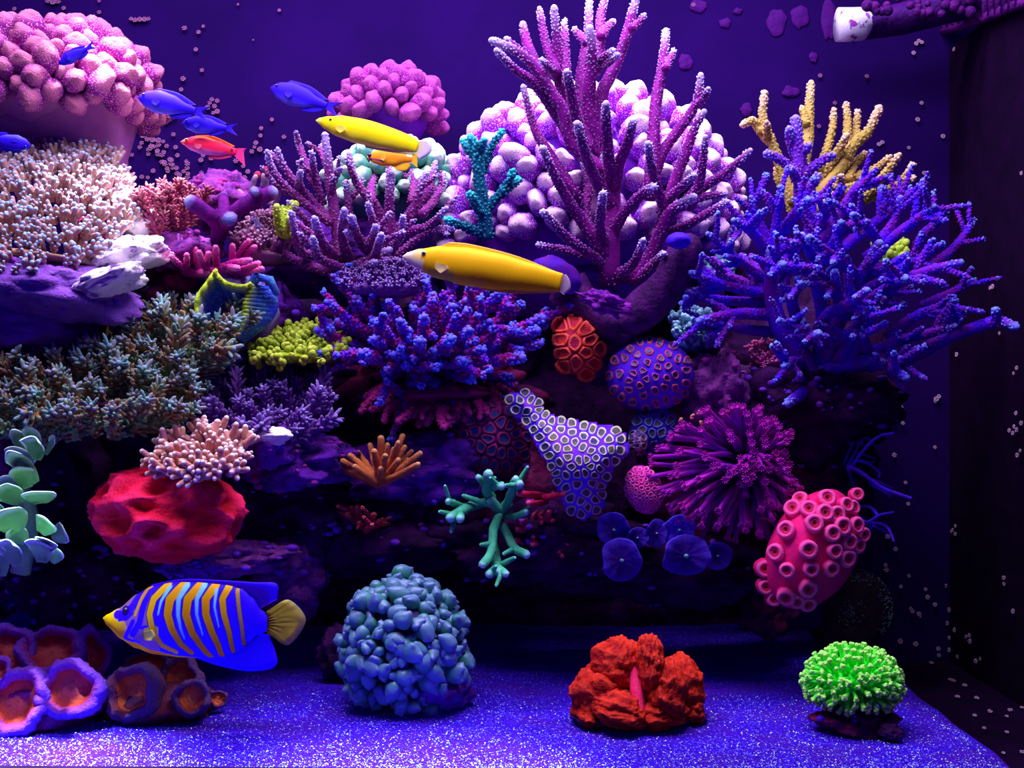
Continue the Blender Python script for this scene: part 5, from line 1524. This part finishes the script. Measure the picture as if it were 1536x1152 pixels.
def a_col(u, v):
    x, y = u * 1110 + 75, 352 - v * 1110
    c = BLU
    bl = interp(a_bot, u) if u < 1 else -.1
    near_b = (v - bl) * 1110
    if x < 420:
        c = PUR
        if x < 200 + (y - 300) * .25 and y > 285: c = YEL
        elif x < 330 and y > 350 and x < 240 + (y - 350) * .5: c = (.85, .42, .05)
    if x < 470 and y < 130: c = BLU
    if 380 < x < 480 and y > 380: c = (.75, .55, .12) if y < 480 else PUR
    if near_b < 55 - max(0, (x - 300)) * .12 and x < 720: c = YEL
    mixn = lambda p, q, f: tuple(a + (b - a) * f for a, b in zip(p, q))
    for pl, w0, w1 in bars:
        c = mixn(c, BLU, smooth(1.12, .88, along(pl, w0, w1, x, y)) if False else 1 - smooth(.85, 1.15, along(pl, w0, w1, x, y)))
    if math.hypot(x - 245, y - 285) < 30: c = DRK
    for pl, w0, w1, k in stripes:
        d = along(pl, w0, w1, x, y)
        if d < 1.6: c = mixn(mixn(c, DRK, .8 * (1 - smooth(1.25, 1.5, d))), k, 1 - smooth(.9, 1.12, d))
    for pl, w0, w1 in blues:
        c = mixn(c, LBL, 1 - smooth(.75, 1.2, along(pl, w0, w1, x, y)))
    return c
F_ = lambda pts: [(U(x), V(y)) for x, y in pts]
def a_anal(u, v, g):
    return (.035, 0, .95) if math.sin(g * 26) > -.6 else (.02, 0, .35)
def a_tail(u, v, g):
    k = .75 + .25 * math.sin(v * 260)
    return (.72 * k, .58 * k, .02) if g < .85 else (.42 * k, .36 * k, .08)
def a_dors(u, v, g):
    return (.035, 0, .85) if g > .7 else (.04, .0, .42)
fish('angelfish', 'angelfish with yellow and blue stripes and a yellow tail', (155, 927.5), (401.5, 930), -.19, a_top, a_bot, a_thk, a_col, [
    ('dorsal_fin', F_([(380, 150), (600, 120), (850, 130), (1010, 160), (1080, 230), (1120, 280)]), F_([(400, 120), (600, 82), (850, 85), (1100, 98), (1245, 108), (1245, 215)]), a_dors, (.008, 0, 0)),
    ('anal_fin', F_([(690, 590), (850, 580), (980, 550), (1060, 480), (1120, 440)]), F_([(700, 612), (870, 672), (1040, 698), (1210, 672), (1262, 590), (1215, 470)][:5] + F_([])) if False else F_([(700, 612), (870, 668), (1080, 700), (1250, 650), (1195, 450)]), a_anal, (.008, 0, 0)),
    ('tail_fin', F_([(1170, 300), (1178, 330), (1182, 370), (1182, 405), (1172, 440)]), F_([(1225, 262), (1330, 215), (1442, 350), (1330, 518), (1215, 458)]), a_tail, (.012, 0, 0)),
    ('pectoral_fin', F_([(375, 420), (378, 440), (385, 455)]), F_([(450, 395), (470, 440), (445, 470)]), (.75, .62, .15), (.006, -.105, -.03)),
], (U(245), V(285), .020), None, 0.0, (280, 150), plain('eye_violet', (.03, .01, .15), .3, .5))

# slender wrasses
w_top = [(0, .0), (.03, .03), (.1, .062), (.22, .098), (.4, .118), (.6, .112), (.8, .088), (.93, .066), (1, .058)]
w_bot = [(0, -.008), (.03, -.028), (.1, -.062), (.22, -.100), (.4, -.118), (.6, -.110), (.8, -.086), (.93, -.064), (1, -.056)]
w_thk = [(0, .004), (.05, .028), (.2, .06), (.45, .078), (.75, .055), (1, .02)]
def y_col(u, v):
    c = (.92, .80, .0) if v > -.03 else (.85, .78, .02)
    if u < .05: c = (.85, .82, .10)
    if v < -.085 and u > .2: c = (.80, .74, .10)
    return c
def pale(u, v, g): return (.75, .60, .75) if g > .3 else (.80, .70, .35)
fish('wrasse', 'slim bright yellow wrasse with pale tail swimming above the orange fish', (474, 180), (626, 217), .0, w_top, w_bot, w_thk, y_col, [
    ('dorsal_fin', [(.2, .085), (.5, .108), (.8, .082), (.96, .055)], [(.22, .105), (.5, .128), (.8, .105), (.99, .072)], (.88, .72, .02), (.006, 0, 0)),
    ('anal_fin', [(.5, -.108), (.7, -.092), (.95, -.055)], [(.52, -.135), (.72, -.122), (1.0, -.085)], (.80, .66, .25), (.006, 0, 0)),
    ('tail_fin', [(.985, .05), (.99, .02), (.99, -.02), (.985, -.05)], [(1.09, .085), (1.13, .04), (1.13, -.03), (1.05, -.11)], pale, (.007, 0, .0)),
    ('pectoral_fin', [(.2, -.01), (.2, -.03), (.205, -.05)], [(.28, -.0), (.30, -.04), (.26, -.075)], (.85, .74, .08), (.004, -.062, -.02)),
], (.135, .035, .017), None, .12, (70, 32), plain('eye_gold', (.55, .5, .05), .3, .5))
def o_col(u, v):
    c = (.95, .52, .0)
    if v < -.06 and u < .55: c = (.88, .55, .02)
    if u < .12: c = (.92, .66, .22)
    if u < .07: c = (.90, .70, .50)
    if u < .14 and v < -.005: c = (.9, .72, .45)
    if .18 < u < .35 and v < -.05: c = (.62, .52, .05)
    return c
fish('wrasse', 'large golden yellow wrasse in the centre with whitish snout', (604, 384), (842, 426), -.16, w_top, w_bot, w_thk, o_col, [
    ('dorsal_fin', [(.2, .085), (.4, .108), (.7, .09), (.96, .05)], [(.28, .135), (.42, .142), (.7, .118), (.97, .06)], lambda u, v, g: (.9, .58, .0) if g < .7 else (.75, .42, .05), (.006, 0, 0)),
    ('anal_fin', [(.5, -.108), (.7, -.092), (.95, -.05)], [(.52, -.125), (.72, -.115), (.98, -.065)], (.85, .45, .05), (.006, 0, 0)),
    ('tail_fin', [(.985, .05), (.99, .02), (.99, -.02), (.985, -.05)], [(1.02, .055), (1.05, .02), (1.06, -.03), (1.03, -.07)], (.6, .4, .5), (.007, 0, .0)),
    ('pelvic_fin', [(.27, -.098), (.31, -.105), (.34, -.11)], [(.335, -.165), (.35, -.175), (.365, -.16)], (.55, .42, .65), (.005, -.01, -.01)),
    ('pectoral_fin', [(.22, -.01), (.22, -.03), (.225, -.05)], [(.30, -.02), (.31, -.045), (.27, -.075)], (.80, .62, .25), (.004, -.062, -.02)),
], (.135, .035, .017), None, -.08, (80, 36), plain('eye_pale', (.55, .55, .30), .3, .5))
m_top = [(0, .0), (.05, .06), (.15, .13), (.35, .19), (.6, .185), (.85, .11), (1, .08)]
m_bot = [(0, -.02), (.05, -.07), (.15, -.13), (.35, -.19), (.6, -.18), (.85, -.10), (1, -.07)]
m_thk = [(0, .01), (.1, .06), (.35, .11), (.7, .08), (1, .03)]
def or_col(u, v):
    c = (.92, .28, .01)
    if v < -.08: c = (.90, .42, .02)
    if u > .88 and v > .03: c = (.95, .85, .75)
    if u < .06: c = (.9, .5, .1)
    if .05 < u < .4 and abs(v + .05 + u * .12) < .018: c = (.25, .0, .22)
    return c
fish('small_fish', 'small orange fish with a dark violet eye patch below the yellow wrasse', (550, 235), (618, 238), .05, m_top, m_bot, m_thk, or_col, [
    ('dorsal_fin', [(.25, .16), (.55, .18), (.9, .08)], [(.3, .21), (.6, .235), (.98, .12)], (.92, .30, .02), (.01, 0, 0)),
    ('anal_fin', [(.55, -.17), (.75, -.14), (.92, -.08)], [(.7, -.27), (.88, -.27), (.98, -.14)], (.92, .45, .02), (.01, 0, 0)),
    ('tail_fin', [(.97, .07), (.99, .02), (.99, -.02), (.97, -.06)], [(1.16, .17), (1.12, .05), (1.12, -.08), (1.13, -.2)], (.90, .40, .02), (.01, 0, 0)),
    ('pectoral_fin', [(.3, 0), (.3, -.03), (.3, -.06)], [(.42, .02), (.44, -.05), (.4, -.1)], (.92, .4, .05), (.006, -.105, -.03)),
], (.07, .03, .05), None, 0, (50, 24), plain('eye_dark_violet', (.06, .0, .16), .3, .4))
def r_col(u, v):
    c = (.85, .012, .07)
    if v < -.10: c = (.55, .14, .60)
    elif v < -.05: c = (.70, .06, .30)
    if v > .12: c = (.92, .12, .04)
    if u < .1: c = (.85, .14, .14)
    if math.hypot(u - .93, v - .01) < .03: c = (.1, .0, .02)
    return c
r_top = [(0, .0), (.06, .05), (.2, .125), (.42, .165), (.7, .13), (.9, .075), (1, .06)]
r_bot = [(0, -.015), (.06, -.05), (.2, -.12), (.42, -.16), (.7, -.13), (.9, -.075), (1, -.06)]
fish('wrasse', 'crimson red wrasse with a violet belly near the blue fish', (271, 212), (354, 228), .02, r_top, r_bot, m_thk, r_col, [
    ('dorsal_fin', [(.2, .11), (.5, .15), (.9, .07)], [(.24, .15), (.55, .20), (.96, .10)], (.92, .14, .02), (.008, 0, 0)),
    ('anal_fin', [(.5, -.15), (.7, -.12), (.92, -.07)], [(.56, -.2), (.76, -.18), (.95, -.1)], (.85, .05, .2), (.008, 0, 0)),
    ('tail_fin', [(.97, .06), (.99, .02), (.99, -.02), (.97, -.06)], [(1.17, .10), (1.14, .02), (1.17, -.1), (1.21, -.22)], (.80, .04, .22), (.008, 0, 0)),
    ('pectoral_fin', [(.28, 0), (.28, -.03), (.28, -.06)], [(.4, .0), (.42, -.05), (.38, -.1)], (.85, .1, .2), (.006, -.1, -.03)),
], (.11, .04, .03), None, 0, (50, 24))
c_top = [(0, .0), (.05, .07), (.15, .14), (.35, .20), (.6, .17), (.85, .08), (1, .05)]
c_bot = [(0, -.02), (.05, -.07), (.15, -.14), (.35, -.20), (.6, -.17), (.85, -.08), (1, -.05)]
def c_col(u, v):
    k = smooth(-.06, -.17, v) * .5 if False else (.5 * smooth(.05, .17, -v))
    return (.030 + .12 * k, .003 + .13 * k, .72)
def chrom(label, nose, tail, Y, yaw=0, tails=1.0, flat=1.0):
    sc = lambda tab: [(u, v * flat) for u, v in tab]
    fish('blue_damselfish', label, nose, tail, Y, sc(c_top), sc(c_bot), m_thk, c_col, [
        ('dorsal_fin', [(.25, .17 * flat), (.55, .17 * flat), (.88, .07 * flat)], [(.3, .22 * flat), (.65, .22 * flat), (.99, .10)], (.03, .005, .62), (.008, 0, 0)),
        ('anal_fin', [(.55, -.16 * flat), (.75, -.12 * flat), (.92, -.06)], [(.65, -.22 * flat), (.85, -.18), (.98, -.09)], (.03, .005, .62), (.008, 0, 0)),
        ('tail_fin', [(.96, .05), (.99, .02), (.99, -.02), (.96, -.05)], [(1.26 * tails, .13), (1.14, .03), (1.14, -.03), (1.26 * tails, -.14)], (.03, .005, .55), (.008, 0, 0)),
        ('pectoral_fin', [(.28, 0), (.28, -.03), (.28, -.06)], [(.4, .0), (.42, -.05), (.38, -.1)], (.05, .02, .8), (.006, -.1, -.03)),
    ], (.10, .05, .028), 'blue damselfish in the open water', yaw, (46, 24), plain('eye_blue', (.03, .01, .35), .3, .4))
chrom('blue damselfish with its tail raised over the rose pink lobed coral', (88, 96), (132, 72), -.08, 0, 1.0, .95)
chrom('blue damselfish at the right edge of the rose pink lobed coral', (207, 145), (293, 166), .0)
chrom('blue damselfish directly above the crimson red wrasse', (273, 184), (340, 192), .01)
chrom('blue damselfish half out of frame above the table coral', (46, 218), (-14, 208), -.05)
chrom('blue damselfish alone in open water above the yellow wrasse', (406, 131), (490, 158), .06)

# ------------------------------------------------------------------ overflow box and outlet pipe at the top right
m_box = mat('overflow_crust', (.14, .02, .20), None, (.05, .01, .11), 60, bump=1, bscale=250)
m_pipe = mat('pipe_crust', (.07, .012, .16), None, (.03, .006, .09), 50, bump=.8, bscale=250)
m_pw = mat('pipe_white', (.80, .80, .95), None, (.35, .10, .45), 70, lo=.36, hi=.42, bump=.4)
root = thing('overflow_weir', 'crusted comb of the overflow box at the upper corner of the tank', 'overflow', P(1480, 40, .12))
def onright(px, py):
    d = (XR - .004) * F / (px - CX)
    return P(px, py, d + CAM.y)
a_, b_ = onright(1400, 48), onright(1536, 12)
for k in range(16):
    f = k / 15; p = a_.lerp(b_, f) + Vector((-.006, 0, 0))
    mb = MB(); box(mb, (p.x - .004, p.y - .0032, p.z), (p.x + .008, p.y + .0032, p.z + .06)); mb.obj('tooth', m_box, root)
mb = MB(); mb.tube([a_ + Vector((-.004, .01, -.003)), a_.lerp(b_, .5) + Vector((-.004, 0, -.003)), b_ + Vector((-.004, -.05, -.003))], [.006, .006, .006], 10, wob=.4); mb.obj('lip', m_box, root)
Y = .26; s = S(Y)
root = thing('outlet_pipe', 'crusted outlet pipe with a white collar under the water surface', 'pipe', P(1300, 30, Y))
mb = MB(); mb.tube([P(1258, 36, Y), P(1300, 36, Y), P(1350, 28, Y), P(1440, 4, Y - .02), P(1500, -20, Y - .03)], [22 * s, 22 * s, 24 * s, 26 * s, 28 * s], 20, wob=.15); mb.obj('pipe', m_pipe, root)
mb = MB(); mb.tube([P(1256, 37, Y), P(1275, 37, Y), P(1292, 36, Y)], [25 * s, 25 * s, 24.5 * s], 24); mb.obj('collar', m_pw, root)
mb = MB(); rg = random.Random(171)
for k in range(26):
    mb.blob(P(rg.uniform(1290, 1470), rg.uniform(-6, 22), Y - .045), rg.uniform(4, 9) * s, 9, 7)
mb.obj('crust', m_box, root)

# ------------------------------------------------------------------ wall growth: little pale polyps and flat purple crust patches
m_wp = mat('wall_polyp', (.34, .18, .46), (.60, .40, .52), (.24, .10, .42), 200, bump=0, u=.005)
m_wp2 = mat('wall_polyp_mauve', (.22, .08, .26), (.36, .16, .30), (.16, .05, .24), 200, bump=0, u=.005)
VW = []; VW2 = []
for k in range(3):
    mb = MB(); rg = random.Random(k + 70)
    mb.blob((0, 0, .2), (.45, .45, .35), 8, 6, None, None, .3)
    for q in range(6 + k):
        a = q * 6.283 / (6 + k)
        mb.blob((math.cos(a) * .62, math.sin(a) * .62, .35 + rg.uniform(-.1, .1)), (.27, .27, .22), 6, 5, None, None, 1)
    VW.append(mb.mesh('wall_polyp', m_wp)); VW2.append(mb.mesh('wall_polyp', m_wp2))
rg = random.Random(77)
def wall_polyp(px, py, r, label, group):
    fl = .378 * F / max(1.0, py - CY)
    if fl < (XR - .004) * F / max(1.0, px - CX) and fl < YB - CAM.y - .004:
        p, d = P(px, py, fl + CAM.y), Vector((0, -.4, 1)); s = fl / F
    elif px > 1415:
        p, d = onright(px, py), Vector((-1, -.3, .1)); s = (p.y - CAM.y) / F
    else:
        p, d = P(px, py, YB - .003), Vector((0, -1, .25)); s = S(YB)
    o = bpy.data.objects.new('wall_polyp', (VW if px > 1300 else VW2)[rg.randrange(3)]); COL.objects.link(o)
    o.location = p; o.rotation_mode = 'QUATERNION'
    o.rotation_quaternion = Vector((0, 0, 1)).rotation_difference(d.normalized()) @ Quaternion((0, 0, 1), rg.uniform(0, 6))
    k = r * s * .8; o.scale = (k, k, k)
    tag(o, label, 'polyp', group)
g1 = 'pale polyps on the wall beside the rose lobed coral'
for x, y, r in [(22, 14, 5), (37, 34, 6), (72, 2, 6), (80, 4, 7), (88, 3, 6), (96, 13, 5), (149, 19, 5), (149, 2, 4), (2, 53, 5), (154, 68, 6), (197, 29, 5), (203, 31, 6), (210, 30, 6), (217, 30, 6), (223, 29, 5), (277, 43, 6), (298, 49, 5), (305, 40, 4), (294, 75, 5), (213, 87, 6), (217, 90, 5), (303, 106, 5), (275, 119, 6), (272, 135, 5), (357, 7, 3), (419, 16, 4), (380, 60, 2)]:
    wall_polyp(x, y, r, 'tiny pale polyp dotting the dark wall above the rose lobed coral', g1)
g2 = 'mauve polyps on the wall under the red wrasse'
pts_ = [(315, 155), (322, 160), (326, 168), (318, 150), (326, 152), (312, 162), (320, 170), (255, 180), (262, 176), (250, 184)]
rg2 = random.Random(78)
for k in range(62):
    t = rg2.random()
    pts_.append((215 + 75 * t + rg2.gauss(0, 9), 205 + 60 * t + rg2.gauss(0, 14)))
pts_ += [(213, 266), (222, 267), (230, 257), (365, 250), (360, 262), (367, 268), (372, 258), (363, 240), (345, 274), (341, 280), (347, 283), (378, 228), (382, 221), (392, 193), (391, 204), (317, 238), (354, 242), (408, 180), (426, 206), (390, 225), (384, 215)]
for x, y in pts_:
    wall_polyp(x, y, rg2.uniform(4.5, 6.5), 'small mauve polyp in the scattered wall cluster under the red wrasse', g2)
g3 = 'pale polyps on the dark drop and side panel'
R_ = [(1417, 196), (1416, 200), (1414, 205), (1432, 74), (1382, 155), (1376, 180), (1386, 260), (1363, 222), (1533, 260), (1490, 430), (1486, 432), (1436, 532), (1404, 599), (1408, 595), (1403, 602), (1333, 612), (1352, 611), (1343, 621), (1335, 628), (1343, 633), (1354, 635), (1330, 616),
      (1525, 620), (1522, 640), (1526, 645), (1520, 650), (1515, 646), (1533, 635), (1531, 676), (1527, 683), (1402, 671), (1341, 683), (1358, 724), (1362, 756), (1434, 789), (1430, 795), (1434, 801), (1428, 797), (1331, 805), (1343, 824), (1328, 848), (1329, 855), (1363, 864), (1351, 880), (1330, 891),
      (1388, 884), (1391, 896), (1402, 907), (1420, 879), (1507, 867), (1507, 876), (1521, 917), (1366, 913), (1368, 917), (1378, 921), (1379, 925), (1425, 915), (1422, 935), (1433, 945), (1425, 957), (1450, 955), (1455, 953), (1456, 962), (1407, 973), (1425, 975), (1408, 983), (1437, 985), (1418, 990), (1465, 992), (1471, 988), (1350, 962), (1373, 966), (1397, 995), (1425, 1020), (1430, 1022), (1447, 1029), (1436, 1046), (1465, 1048), (1485, 1068), (1462, 1074), (1510, 1075), (1515, 1066), (1533, 1062), (1476, 1093), (1510, 1099), (1505, 1130), (1533, 1129), (1521, 560), (1526, 552), (1500, 500)]
for x, y in R_:
    wall_polyp(x, y, rg2.uniform(4, 6), 'tiny pale polyp dotting the dark drop right of the reef', g3)
g4 = 'stray polyps on the wall behind the tan antler coral'
for x, y in [(1148, 265), (1147, 270), (1228, 190), (1252, 155), (1230, 114), (1318, 217), (1323, 214), (1300, 115), (1280, 57), (1378, 62), (1374, 66), (1382, 64), (1370, 80), (1040, 8)]:
    wall_polyp(x, y, 5, 'stray mauve polyp on the wall around the tan antler coral', g4)
m_cp = mat('crust_patch', (.075, .006, .17), None, (.05, .004, .13), 90, bump=.5)
labs = ['oval', 'ragged', 'notched', 'rounded', 'lobed', 'long', 'small round', 'wide', 'slim', 'twin', 'faint', 'tall']
where = ['near the water surface right of the tall staghorn tips', 'by the upper rim above the tan antler coral', 'below the oval patch', 'right of the tallest staghorn arm', 'at the upper rim beside the white pipe collar', 'beside the lobed patch at the rim', 'under the white pipe collar', 'above the tan antler coral tips', 'left of the tan antler coral', 'hugging the white pipe collar', 'behind the orchid dome', 'behind the staghorn arm over the orchid dome']
for k, (x, y, rx, rz) in enumerate([(1047, 9, 13, 10), (1107, 17, 7, 5), (1088, 35, 9, 8), (1028, 94, 11, 13), (1165, 33, 15, 20), (1200, 25, 14, 18), (1220, 86, 7, 8), (1186, 138, 13, 9), (1120, 165, 9, 10), (1243, 28, 12, 30), (965, 148, 14, 12), (1003, 165, 12, 24)]):
    root = thing('coralline_patch', labs[k] + ' purple crust patch ' + where[k], 'coralline', P(x, y + rz, YB - .002))
    mb = MB(); s = S(YB); o_ = Vector((k * 3, 1, 1))
    mb.blob(P(x, y, YB - .001), (rx * s, .003, rz * s), 34, 22, lambda n, o_=o_: .30 * mn.noise(Vector((n.x, 0, n.z)) * 1.4 + o_) + .08 * mn.noise(Vector((n.x, 0, n.z)) * 5 + o_)); mb.obj('crust', m_cp, root)
